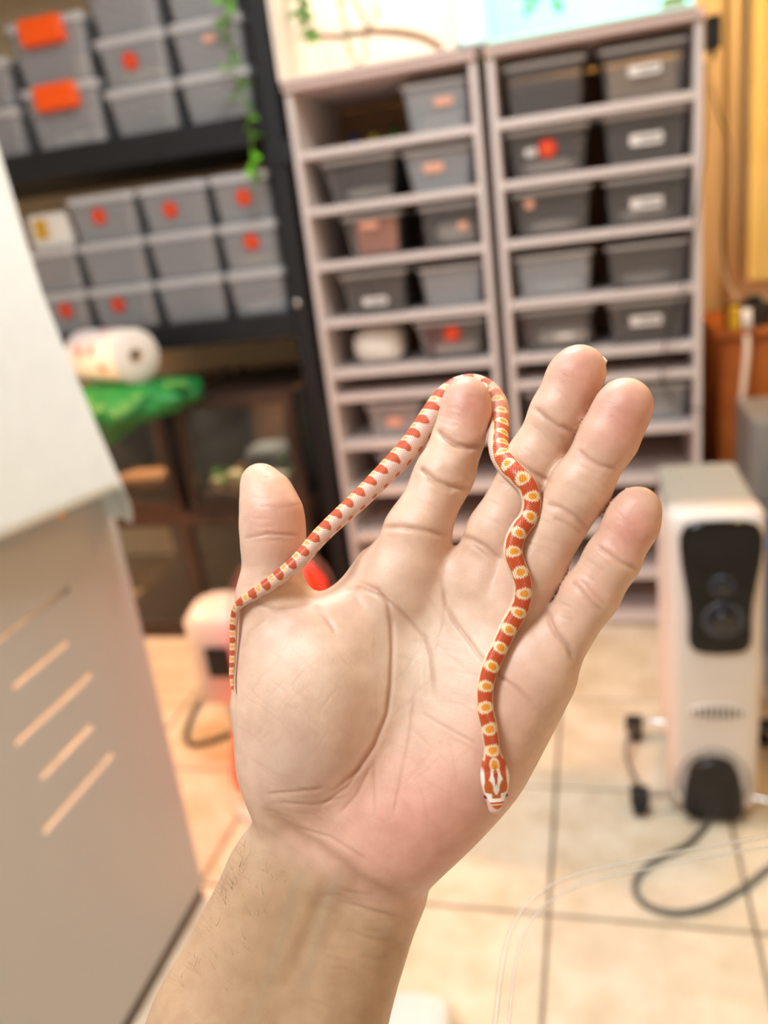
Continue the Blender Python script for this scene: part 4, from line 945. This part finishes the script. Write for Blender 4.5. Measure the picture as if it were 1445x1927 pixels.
# fine natural unevenness
co = co+no*(0.02*np.sin(co[:, 0]*0.9+co[:, 1]*0.55)*np.sin(co[:, 1]*0.7-co[:, 2]*0.5))[:, None]
B = np.array([list(CR), list(CU), list(CB)])           # rows: camera axes in world
WORLD = np.array(CAM)+0.001*(co@B)
ORI = np.array(CAM)+0.001*(cam_pt(520, 1900, 275)@B)
me.vertices.foreach_set('co', (WORLD-ORI).astype(np.float32).ravel()); me.update()
# skin tone: pale palm, pink fingertips and heel of the hand, tan forearm
def blob(x, y, r, sx=1.0): return np.exp(-(((PXY[:, 0]-x)/sx)**2+(PXY[:, 1]-y)**2)/r**2)
base = np.array(lin((227, 188, 163))); pink = np.array(lin((222, 154, 138))); tan = np.array(lin((190, 154, 120))); pale = np.array(lin((231, 206, 182))); crease = np.array(lin((172, 112, 84))); grey = np.array(lin((196, 172, 156)))
C = np.tile(base, (nv, 1))
def mixc(col, w):
    global C
    w = np.clip(w, 0, 1)[:, None]; C = C*(1-w)+col*w
mixc(pale, 0.8*blob(800, 1250, 130)); mixc(pale, 0.4*blob(600, 1280, 120))
mixc(grey, 0.55*blob(560, 1440, 85)); mixc(pink, 0.75*blob(800, 1560, 150, 1.3)+0.3*blob(930, 1300, 90))
for x, y, r, s in ((883, 760, 52, .75), (1085, 690, 60, .7), (1180, 790, 75, .8), (1190, 1000, 55, .9), (520, 980, 60, .55), (1110, 1110, 45, .3)): mixc(pink, s*blob(x, y, r))
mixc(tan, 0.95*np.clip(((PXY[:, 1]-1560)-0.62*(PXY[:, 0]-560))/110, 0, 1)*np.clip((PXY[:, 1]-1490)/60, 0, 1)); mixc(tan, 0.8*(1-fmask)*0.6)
vein = np.array(lin((168, 158, 136)))
for poly, w in (([(560, 1650), (535, 1740), (510, 1830), (470, 1927)], 12), ([(640, 1640), (600, 1740), (575, 1850)], 12)):
    d, tt = dist_poly(PXY, poly); mixc(vein, 0.2*np.exp(-(d/w)**2)*fmask)
mixc(crease, 0.38*red)
ca = me.color_attributes.new('skin', 'FLOAT_COLOR', 'POINT'); ca.data.foreach_set('color', np.concatenate([C, np.ones((nv, 1))], 1).astype(np.float32).ravel())
me.polygons.foreach_set('use_smooth', np.ones(len(me.polygons), bool))
def skin_mat():
    m = bpy.data.materials.new('skin'); m.use_nodes = True; N = m.node_tree.nodes; L = m.node_tree.links; b = N['Principled BSDF']
    at = N.new('ShaderNodeAttribute'); at.attribute_name = 'skin'
    tc = N.new('ShaderNodeTexCoord')
    n1 = N.new('ShaderNodeTexNoise'); n1.inputs['Scale'].default_value = 160; n1.inputs['Detail'].default_value = 5; L.new(tc.outputs['Object'], n1.inputs['Vector'])
    r1 = N.new('ShaderNodeValToRGB'); r1.color_ramp.elements[0].position = 0.3; r1.color_ramp.elements[0].color = (0.86, 0.80, 0.78, 1); r1.color_ramp.elements[1].position = 0.65; r1.color_ramp.elements[1].color = (1.03, 1.03, 1.02, 1)
    L.new(n1.outputs['Fac'], r1.inputs['Fac'])
    mx = N.new('ShaderNodeMix'); mx.data_type = 'RGBA'; mx.blend_type = 'MULTIPLY'; mx.inputs[0].default_value = 0.7
    L.new(at.outputs['Color'], mx.inputs[6]); L.new(r1.outputs['Color'], mx.inputs[7]); L.new(mx.outputs[2], b.inputs['Base Color'])
    b.inputs['Subsurface Weight'].default_value = 0.35; b.inputs['Subsurface Radius'].default_value = (1.0, 0.35, 0.2); b.inputs['Subsurface Scale'].default_value = 0.004
    b.inputs['Roughness'].default_value = 0.41; b.inputs['Specular IOR Level'].default_value = 0.45
    # fine skin lines: two crossing stretched noises and fine ridges
    hs = []
    for rot, sc in (((0, 0, 0.6), (5200, 900, 1800)), ((0, 0.5, -0.7), (4800, 850, 1800))):
        mp = N.new('ShaderNodeMapping'); mp.inputs['Rotation'].default_value = rot; mp.inputs['Scale'].default_value = sc
        n = N.new('ShaderNodeTexNoise'); n.inputs['Scale'].default_value = 1.0; n.inputs['Detail'].default_value = 2
        L.new(tc.outputs['Object'], mp.inputs['Vector']); L.new(mp.outputs[0], n.inputs['Vector']); hs.append(n)
    ad = N.new('ShaderNodeMath'); ad.operation = 'ADD'; L.new(hs[0].outputs['Fac'], ad.inputs[0]); L.new(hs[1].outputs['Fac'], ad.inputs[1])
    bp = N.new('ShaderNodeBump'); bp.inputs['Strength'].default_value = 0.22; bp.inputs['Distance'].default_value = 0.0004
    L.new(ad.outputs[0], bp.inputs['Height']); L.new(bp.outputs['Normal'], b.inputs['Normal'])
    return m
SKIN = skin_mat(); me.name = 'person'; me.materials.clear(); me.materials.append(SKIN)
hand = bpy.data.objects.new('person', me); COL.objects.link(hand); hand.location = Vector(ORI)
tag(hand, 'bare forearm and open left palm, fingers spread, holding the small orange snake', 'person')
fl_ = np.empty(len(me.polygons)*4, np.int32); me.polygons.foreach_get('vertices', fl_)
BVH = BVHTree.FromPolygons([Vector(v) for v in co], fl_.reshape(-1, 4).tolist())
def surf_z(px, py):
    """distance (mm along the view axis) of the first skin hit seen at this photo pixel"""
    d = Vector(cam_pt(px, py, 1.0)).normalized(); h = BVH.ray_cast(Vector((0, 0, 0)), d, 600)
    return None if h[0] is None else -h[0].z
def to_world(P): return np.array(CAM)+0.001*(np.asarray(P)@B)
# nails: curved plates on the far side of the finger tips
NAIL = mat('nail', (236, 196, 182), 0.25, spec=0.5)
def nail(tip, base_, r, length, w, back, shift=0.0):
    """tip, base_ = (px,py,z) axis points of the last finger segment; back = direction in camera frame that the nail faces"""
    a, b = cam_pt(*base_), cam_pt(*tip); T = (b-a)/np.linalg.norm(b-a); N = np.array(back, float); N -= T*(N@T); N /= np.linalg.norm(N); S = np.cross(T, N)
    P = []; F_ = []; nu, nvv = 9, 9
    for lay in (0.0, 0.5):
        for i in range(nu):
            for j in range(nvv):
                u, v = i/(nu-1), (j/(nvv-1)-0.5)*2
                ang = v*w; rr = r+0.25-lay+0.0*u
                end = 1-0.10*v*v
                s = (u*length*end)
                drop = 3.2*max(0, u-0.35)**2*2
                P.append(b+T*(s-length*0.55+shift)+N*(rr*math.cos(ang)-drop)+S*rr*math.sin(ang))
    k = nu*nvv
    for i in range(nu-1):
        for j in range(nvv-1):
            q = i*nvv+j; F_.append((q, q+1, q+nvv+1, q+nvv)); F_.append((k+q, k+q+nvv, k+q+nvv+1, k+q+1))
    for i in range(nu-1):
        F_ += [(i*nvv, (i+1)*nvv, k+(i+1)*nvv, k+i*nvv), (i*nvv+nvv-1, k+i*nvv+nvv-1, k+(i+1)*nvv+nvv-1, (i+1)*nvv+nvv-1)]
    for j in range(nvv-1):
        F_ += [(j, k+j, k+j+1, j+1), ((nu-1)*nvv+j, (nu-1)*nvv+j+1, k+(nu-1)*nvv+j+1, k+(nu-1)*nvv+j)]
    W_w = to_world(P)-ORI
    return from_py('fingernail', W_w, F_, NAIL, hand, True)
def fr(nm): p = FING[nm][0]; return p[-1], p[-3]
for nm, bk, L_, sf in (('index', (0.35, 0.1, -1), 15, 0.3), ('middle', (0.45, 0.2, -1), 15, 0.2), ('ring', (0.1, 0.1, -1), 13, -1.0), ('pinky', (0.0, 0.0, -1), 11, -1.6), ('thumb', (-0.85, 0.1, -0.75), 14, -0.3)):
    t, b_ = fr(nm); rr_ = t[3]*t[2]/FPX-0.5; nail(t[:3], b_[:3], rr_*0.97, L_, 0.85, bk, rr_+sf-0.45*L_)
# arm hairs at the thumb side of the wrist
HV = []; HF = []
for k in range(110):
    t = RNG.uniform(); e = np.array([(452, 1590), (427, 1637), (410, 1674), (385, 1724), (352, 1798), (318, 1856)], float)
    f = t*(len(e)-1); i = min(int(f), len(e)-2); p = e[i]+(e[i+1]-e[i])*(f-i)
    inn = RNG.uniform(2, 30 if k % 3 else 110)
    p = p+np.array([inn, inn*0.25]); zz = surf_z(*p)
    if zz is None: continue
    a0 = cam_pt(p[0], p[1], zz); dr = np.array([RNG.normal(-0.5, 0.5), RNG.normal(0.9, 0.3), RNG.uniform(0.1, 0.7)]); dr /= np.linalg.norm(dr)
    ln = RNG.uniform(2.5, 6.5); cv_ = np.array([RNG.normal(), RNG.normal(), 0])*1.2
    for s in range(5):
        u = s/4; c = a0+dr*ln*u+cv_*u*u; rr = 0.045*(1-0.8*u)
        for ang in (0, 2.1, 4.2): HV.append(c+rr*np.array([math.cos(ang), math.sin(ang)*0.6, math.sin(ang)*0.8]))
    o = len(HV)-15
    for s in range(4):
        for q in range(3): HF.append((o+s*3+q, o+s*3+(q+1) % 3, o+s*3+3+(q+1) % 3, o+s*3+3+q))
hair = from_py('arm_hair', to_world(HV)-ORI, HF, mat('hair', (92, 66, 44), 0.6), hand, True); hair['kind'] = 'stuff'; hair['label'] = 'fine brown arm hair'

# ------------------------------------------------------------------ the snake
# centre line, head to tail: px, py, half width px, z (None: lies on the skin), dorsal lean towards the upper left (deg)
SN = [(936, 1531, 15, None, 0), (934, 1512, 17.5, None, 0), (932, 1488, 23.5, None, 0), (931, 1462, 27, None, 0), (929, 1440, 24, None, 0), (926.5, 1420, 17, None, 0), (925, 1405, 15, None, 0), (922.5, 1388, 15.5, None, 0),
      (919.5, 1366, 16, None, 0), (914, 1346, 16.5, None, 0), (911.5, 1324, 16.5, None, 0), (911.5, 1301, 16.5, None, 0), (916, 1274, 16.5, None, 0), (924, 1251, 17, None, 0), (934, 1229, 17, None, 0), (943, 1210, 17, None, 0),
      (952, 1190, 17.5, None, 0), (963, 1170, 18, None, 0), (973, 1152, 18, None, 0), (981, 1132, 18, None, 0), (983.5, 1110, 18, None, 0), (980, 1086, 18, None, 0), (971, 1062, 18, None, 0), (965, 1039, 18, None, 0), (969, 1014, 18, None, 0),
      (980, 993, 18, None, 0), (992, 977, 18, None, 0), (999, 957, 18, None, 0), (999, 935, 18.5, None, 0), (991, 914, 19, None, 0), (975, 896, 19.5, None, 0), (956, 878, 20, 259, -5), (942, 857, 20, 265, -12), (937, 832, 20, 272, -15), (939, 806, 19.5, 278, -8), (939, 780, 19.5, 284, 0), (933, 755, 20, 289, 10),
      (915, 735, 21, 293, 20), (890, 726, 22, 295, 30), (865, 730, 22, 294.5, 35), (841, 745, 22, 292, 40), (822, 768, 22, 289, 45), (806, 793, 22.5, 286, 60), (788, 820, 22.5, 284, 60), (770, 844, 22.5, 282, 60), (749, 868, 22.5, 280, 60), (725, 893, 22, 278, 60), (701, 917, 21, 276, 60),
      (677, 941, 20, 273, 60), (649, 966, 19, 270, 60), (622, 991, 18, 267, 60), (596, 1017, 17, 265, 48), (570, 1048, 16, 261, 45), (545, 1071, 15, None, 42), (521, 1090, 14, None, 40), (497, 1107, 13, None, 40), (473, 1122, 11, None, 40), (453, 1135, 9.5, None, 45),
      (445, 1147, 8.5, None, 45), (441, 1166, 8, None, 40), (439.5, 1191, 7.5, None, 35), (439, 1218, 6.8, None, 35), (437.5, 1246, 6, None, 35), (436, 1270, 5, None, 35), (437, 1288, 3.6, None, 35), (439.5, 1302, 1.5, None, 35)]
zs = []
for (px, py, w, zf, dl) in SN:
    if zf is None:
        h = [surf_z(px+dx, py+dy) for dx, dy in ((0, 0), (w*0.6, 0), (-w*0.6, 0), (10, 0))]; h = [q for q in h if q is not None]
        zf = (min(h)-w*0.84*min(h)/FPX) if h else None
    zs.append(zf)
known = [i for i, q in enumerate(zs) if q is not None]; zs = np.interp(np.arange(len(zs)), known, [zs[i] for i in known])
free = np.array([s[3] is not None for s in SN])
for _ in range(4):
    zz = zs.copy(); zz[1:-1] = (zs[:-2]+2*zs[1:-1]+zs[2:])/4; zs = np.where(free, zz*0.5+zs*0.5, np.minimum(zz, zs+0.4))
# head stays level over the edge of the palm
zs[0] = zs[2]+0.2; zs[1] = zs[2]
CTRL = [np.array([*cam_pt(s[0], s[1], z_), s[2]*z_/FPX, s[4]]) for s, z_ in zip(SN, zs)]
HEADN = 7
cl_ = catmull(CTRL, 0.28)
seg = np.linalg.norm(np.diff(cl_[:, :3], axis=0), axis=1); arc = np.concatenate([[0], np.cumsum(seg)])
# finer rings over the head
hl = 20.0; u_ = np.concatenate([np.arange(0, hl, 0.11), np.arange(hl, arc[-1], 0.27)])
cl_ = np.stack([np.interp(u_, arc, cl_[:, k]) for k in range(5)], 1); arc = u_
n = len(cl_); NT = 96
Pc = cl_[:, :3]; Rr = cl_[:, 3]; T = np.gradient(Pc, arc, axis=0); T /= np.linalg.norm(T, axis=1, keepdims=True)
lean = np.radians(cl_[:, 4])
up0 = np.array([0, 0, 1.0]); left = np.array([-0.75, 0.66, 0])
Dd = np.cos(lean)[:, None]*up0+np.sin(lean)[:, None]*left
Dd = Dd-T*(Dd*T).sum(1, keepdims=True); Dd /= np.linalg.norm(Dd, axis=1, keepdims=True); Sd = np.cross(T, Dd)
th = np.linspace(-math.pi, math.pi, NT, endpoint=False)
headw = np.clip((19.0-arc)/4.0, 0, 1)                       # 1 on the head, 0 on the body
hgt = Rr*(1-headw*0.36); hgt = hgt*np.where(arc < 3, 0.70+0.30*np.clip(arc/3, 0, 1)**0.6, 1)
ct, sn_ = np.cos(th), np.sin(th)
squ = np.where(ct < 0, 0.86, 1.0)
V3 = Pc[:, None, :]+Dd[:, None, :]*(hgt[:, None]*(np.abs(ct)**(0.92))*np.sign(ct)*squ)[..., None]+Sd[:, None, :]*(Rr[:, None]*sn_)[..., None]
# rounded snout
k0 = arc < 1.6; sc = np.sqrt(np.clip(1-((1.6-arc[k0])/1.6)**2, 0.03, 1))
V3[k0] = Pc[k0][:, None, :]+(V3[k0]-Pc[k0][:, None, :])*sc[:, None, None]
VV = V3.reshape(-1, 3)
ii, jj = np.meshgrid(np.arange(n-1), np.arange(NT), indexing='ij'); j2 = (jj+1) % NT
Fq = np.stack([ii*NT+jj, ii*NT+j2, (ii+1)*NT+j2, (ii+1)*NT+jj], -1).reshape(-1, 4).tolist()
Fq.append(tuple(range(NT))); Fq.append(tuple((n-1)*NT+k for k in range(NT))[::-1])
# ---- pattern
Sg = np.repeat(arc, NT); TH_ = np.tile(th, n); RG = np.repeat(Rr, NT); LAT = np.sin(TH_); ab = np.abs(TH_)
redc = np.array(lin((204, 82, 30))); red2 = np.array(lin((208, 96, 50))); cream = np.array(lin((250, 226, 184))); white = np.array(lin((240, 214, 200))); yel = np.array(lin((244, 160, 30))); belly = np.array(lin((244, 218, 200)))
body = Sg-20.0
per = np.interp(body, [0, 120, 175, 260, 330], [6.1, 6.3, 6.2, 5.0, 2.6])
dphi = np.interp(arc-20, [0, 120, 175, 260, 330], [1/6.1, 1/6.3, 1/6.2, 1/5.0, 1/2.6])
ph = np.concatenate([[0], np.cumsum((dphi[1:]+dphi[:-1])/2*np.diff(arc))]); ph = ph-np.interp(20.0, arc, ph); PH = np.repeat(ph, NT)
fx = PH-np.round(PH)                                    # 0 at a yellow spot, +-.5 in the red saddle
rear = np.clip((body-118)/25, 0, 1)                      # side view pattern from the index finger to the tail
wob = 0.05*np.sin(PH*7.3+TH_*3)+0.04*np.sin(TH_*9+PH*2)
def sm(x, a, b): t = np.clip((x-a)/(b-a), 0, 1); return t*t*(3-2*t)
Cc = np.tile(belly, (len(VV), 1))
def put(col, w):
    global Cc
    w = np.clip(w, 0, 1)[:, None]; Cc = Cc*(1-w)+np.asarray(col)*w
put(white, sm(-ab, -2.5, -2.2))
# flank spots
dfl = ((fx)/0.22)**2+((ab-2.0)/0.24)**2; put(red2, (1-sm(dfl+wob*2, 0.7, 1.1))*0.9)
# front: red back with cream side line
put(cream, (1-sm(ab+wob, 1.28, 1.38))*(1-rear))
put(redc, (1-sm(ab+wob*0.8, 0.98, 1.1))*(1-rear))
# rear: separate red saddles
ds = ((np.abs(fx)-0.5)/0.30)**2+(ab/1.30)**2; put(redc*0.45+red2*0.55, (1-sm(ds+wob*2, 0.85, 1.08))*rear)
# spots: cream ring, yellow core
e1 = np.interp(rear, [0, 1], [1, 0.72])
wob2 = wob+0.10*np.sin(TH_*21+np.round(PH))
dspot = np.sqrt((fx*per/(1.70*e1))**2+(TH_*RG/(2.9*np.interp(rear, [0, 1], [1, 0.62])))**2)
dcore = np.sqrt((fx*per/(1.05*e1))**2+(TH_*RG/(1.35*np.interp(rear, [0, 1], [1, 0.9])))**2)
put(cream, 1-sm(dspot+wob2, 0.88, 1.1)); put(yel, (1-sm(dcore+wob, 0.85, 1.15))*np.interp(rear, [0, 1], [1, 0.75]))
# ---- head markings: v along the head 0 neck .. 1 snout, x across -1..1 of the widest head width
hd = Sg < 18.6
hv = 1-Sg/17.6; hx = LAT*RG/4.35
topm = np.cos(TH_) > -0.12
def hput(col, w, lim=None): put(col, np.where(hd & topm, w, 0))
def el(cx, cv, rx, rv, soft=0.18): return 1-sm(np.sqrt(((np.abs(hx)-cx)/rx)**2+((hv-cv)/rv)**2), 1-soft, 1+soft)
orng = np.array(lin((206, 98, 8))); wht = np.array(lin((246, 238, 226))); pnk = np.array(lin((226, 180, 164)))
hput(redc, sm(hv, 0.0, 0.05)*(1-sm(np.abs(hx), 0.80, 0.92)))
hput(wht, sm(np.abs(hx), 0.70, 0.78)*sm(hv, 0.10, 0.2)*(1-sm(hv, 0.6, 0.66)))
hput(cream, el(0, 0.09, 0.34, 0.115)); hput(yel, el(0, 0.085, 0.21, 0.075)); 
hput(wht, (1-sm(np.abs(np.abs(hx)-np.interp(hv, [0.16, 0.28, 0.34, 0.60], [0.24, 0.26, 0.28, 0.0])), np.interp(hv, [0.16, 0.24, 0.32, 0.42, 0.60], [0.05, 0.09, 0.20, 0.12, 0.07])*0.8, np.interp(hv, [0.16, 0.24, 0.32, 0.42, 0.60], [0.05, 0.09, 0.20, 0.12, 0.07])*1.25))*sm(hv, 0.14, 0.18)*(1-sm(hv, 0.60, 0.63)))
hput(redc*0.8, el(0, 0.245, 0.13, 0.10))
hput(orng, el(0.50, 0.47, 0.30, 0.145, 0.12)); hput(wht, el(0, 0.5, 0.08, 0.12))
hput(wht, sm(hv, 0.57, 0.60)*(1-sm(hv, 0.765, 0.78))*sm(np.abs(hx), 0.26, 0.32)); hput(wht, sm(hv, 0.695, 0.71)*(1-sm(hv, 0.765, 0.78)))
hput(orng, (1-sm(np.abs(hx), 0.26, 0.34))*sm(hv, 0.595, 0.625)*(1-sm(hv, 0.69, 0.705)))
hput(redc, sm(hv, 0.765, 0.775)*(1-sm(hv, 0.80, 0.81))); hput(wht, sm(hv, 0.80, 0.806)*(1-sm(hv, 0.81, 0.818))*(1-sm(np.abs(hx), 0.4, 0.46)))
hput(orng*0.9, sm(hv, 0.812, 0.82)*(1-sm(hv+0.10*(hx/0.45)**2, 0.875, 0.89))); hput(pnk, sm(hv+0.10*(hx/0.45)**2, 0.875, 0.895))
put(pnk, np.where(hd & ~topm, 1, 0))
sme = bpy.data.meshes.new('corn_snake'); WS = to_world(VV); SO = WS[(n//2)*NT]
sme.from_pydata((WS-SO).tolist(), [], Fq); sme.update()
sa = sme.color_attributes.new('pattern', 'FLOAT_COLOR', 'POINT'); sa.data.foreach_set('color', np.concatenate([np.clip(Cc, 0, 1), np.ones((len(VV), 1))], 1).astype(np.float32).ravel())
sv = sme.attributes.new('scale_uv', 'FLOAT_VECTOR', 'POINT')
SC = np.interp(arc, [0, 14, 20, 150, 330], [1.0, 1.0, 1.05, 1.15, 1.0])
uu = np.concatenate([[0], np.cumsum(np.diff(arc)/(0.50*np.interp(arc[1:], [0, 20, 60, 150, 330], [0.5, 0.7, 0.9, 1.0, 0.5])))])
sv.data.foreach_set('vector', np.stack([np.repeat(uu, NT), TH_/(2*math.pi)*20.0, np.repeat((arc < 14).astype(float), NT)], 1).astype(np.float32).ravel())
sme.polygons.foreach_set('use_smooth', np.ones(len(sme.polygons), bool))
def snake_mat():
    m = bpy.data.materials.new('snake_scales'); m.use_nodes = True; N = m.node_tree.nodes; L = m.node_tree.links; b = N['Principled BSDF']
    at = N.new('ShaderNodeAttribute'); at.attribute_name = 'pattern'; uv = N.new('ShaderNodeAttribute'); uv.attribute_name = 'scale_uv'
    sp = N.new('ShaderNodeSeparateXYZ'); L.new(uv.outputs['Vector'], sp.inputs[0])
    def M(op, a, b_=None):
        n = N.new('ShaderNodeMath'); n.operation = op
        for k, v in enumerate((a, b_)):
            if v is None: continue
            if isinstance(v, (int, float)): n.inputs[k].default_value = v
            else: L.new(v, n.inputs[k])
        return n.outputs[0]
    half = M('MULTIPLY', sp.outputs['X'], 0.5)
    p = M('ADD', half, sp.outputs['Y']); q = M('SUBTRACT', half, sp.outputs['Y'])
    fp = M('ABSOLUTE', M('SUBTRACT', M('FRACT', p), 0.5)); fq = M('ABSOLUTE', M('SUBTRACT', M('FRACT', q), 0.5))
    edge = M('MAXIMUM', fp, fq)                       # .5 at the borders of the diamond scales
    r = N.new('ShaderNodeMapRange'); r.inputs['From Min'].default_value = 0.33; r.inputs['From Max'].default_value = 0.47; L.new(edge, r.inputs['Value'])
    body = M('SUBTRACT', 1.0, sp.outputs['Z']); f = M('MULTIPLY', r.outputs[0], body)
    mx = N.new('ShaderNodeMix'); mx.data_type = 'RGBA'; mx.blend_type = 'MULTIPLY'
    L.new(M('MULTIPLY', f, 0.8), mx.inputs[0]); L.new(at.outputs['Color'], mx.inputs[6]); mx.inputs[7].default_value = (0.74, 0.40, 0.32, 1)
    L.new(mx.outputs[2], b.inputs['Base Color'])
    bp = N.new('ShaderNodeBump'); bp.inputs['Strength'].default_value = 0.5; bp.inputs['Distance'].default_value = 0.0003; bp.invert = True
    L.new(f, bp.inputs['Height']); L.new(bp.outputs['Normal'], b.inputs['Normal'])
    b.inputs['Roughness'].default_value = 0.38; b.inputs['Subsurface Weight'].default_value = 0.12; b.inputs['Subsurface Radius'].default_value = (1, 0.4, 0.25); b.inputs['Subsurface Scale'].default_value = 0.001
    return m
sme.materials.append(snake_mat())
snake = bpy.data.objects.new('corn_snake', sme); COL.objects.link(snake); snake.location = Vector(SO)
tag(snake, 'small orange and white patterned snake draped over the index finger and palm', 'snake')
ke = int(np.argmin(np.abs(arc-5.6)))
for s in (-1, 1):
    c = Pc[ke]+Sd[ke]*s*Rr[ke]*0.86+Dd[ke]*hgt[ke]*0.30
    bm = bmesh.new(); bmesh.ops.create_uvsphere(bm, u_segments=16, v_segments=10, radius=0.0007)
    em = bpy.data.meshes.new('eye'); bm.to_mesh(em); bm.free()
    eo = link_mesh('eye', em, mat('snake_eye', (120, 26, 18), 0.08, coat=0.6), snake, True); eo.location = Vector(to_world(c)-SO)
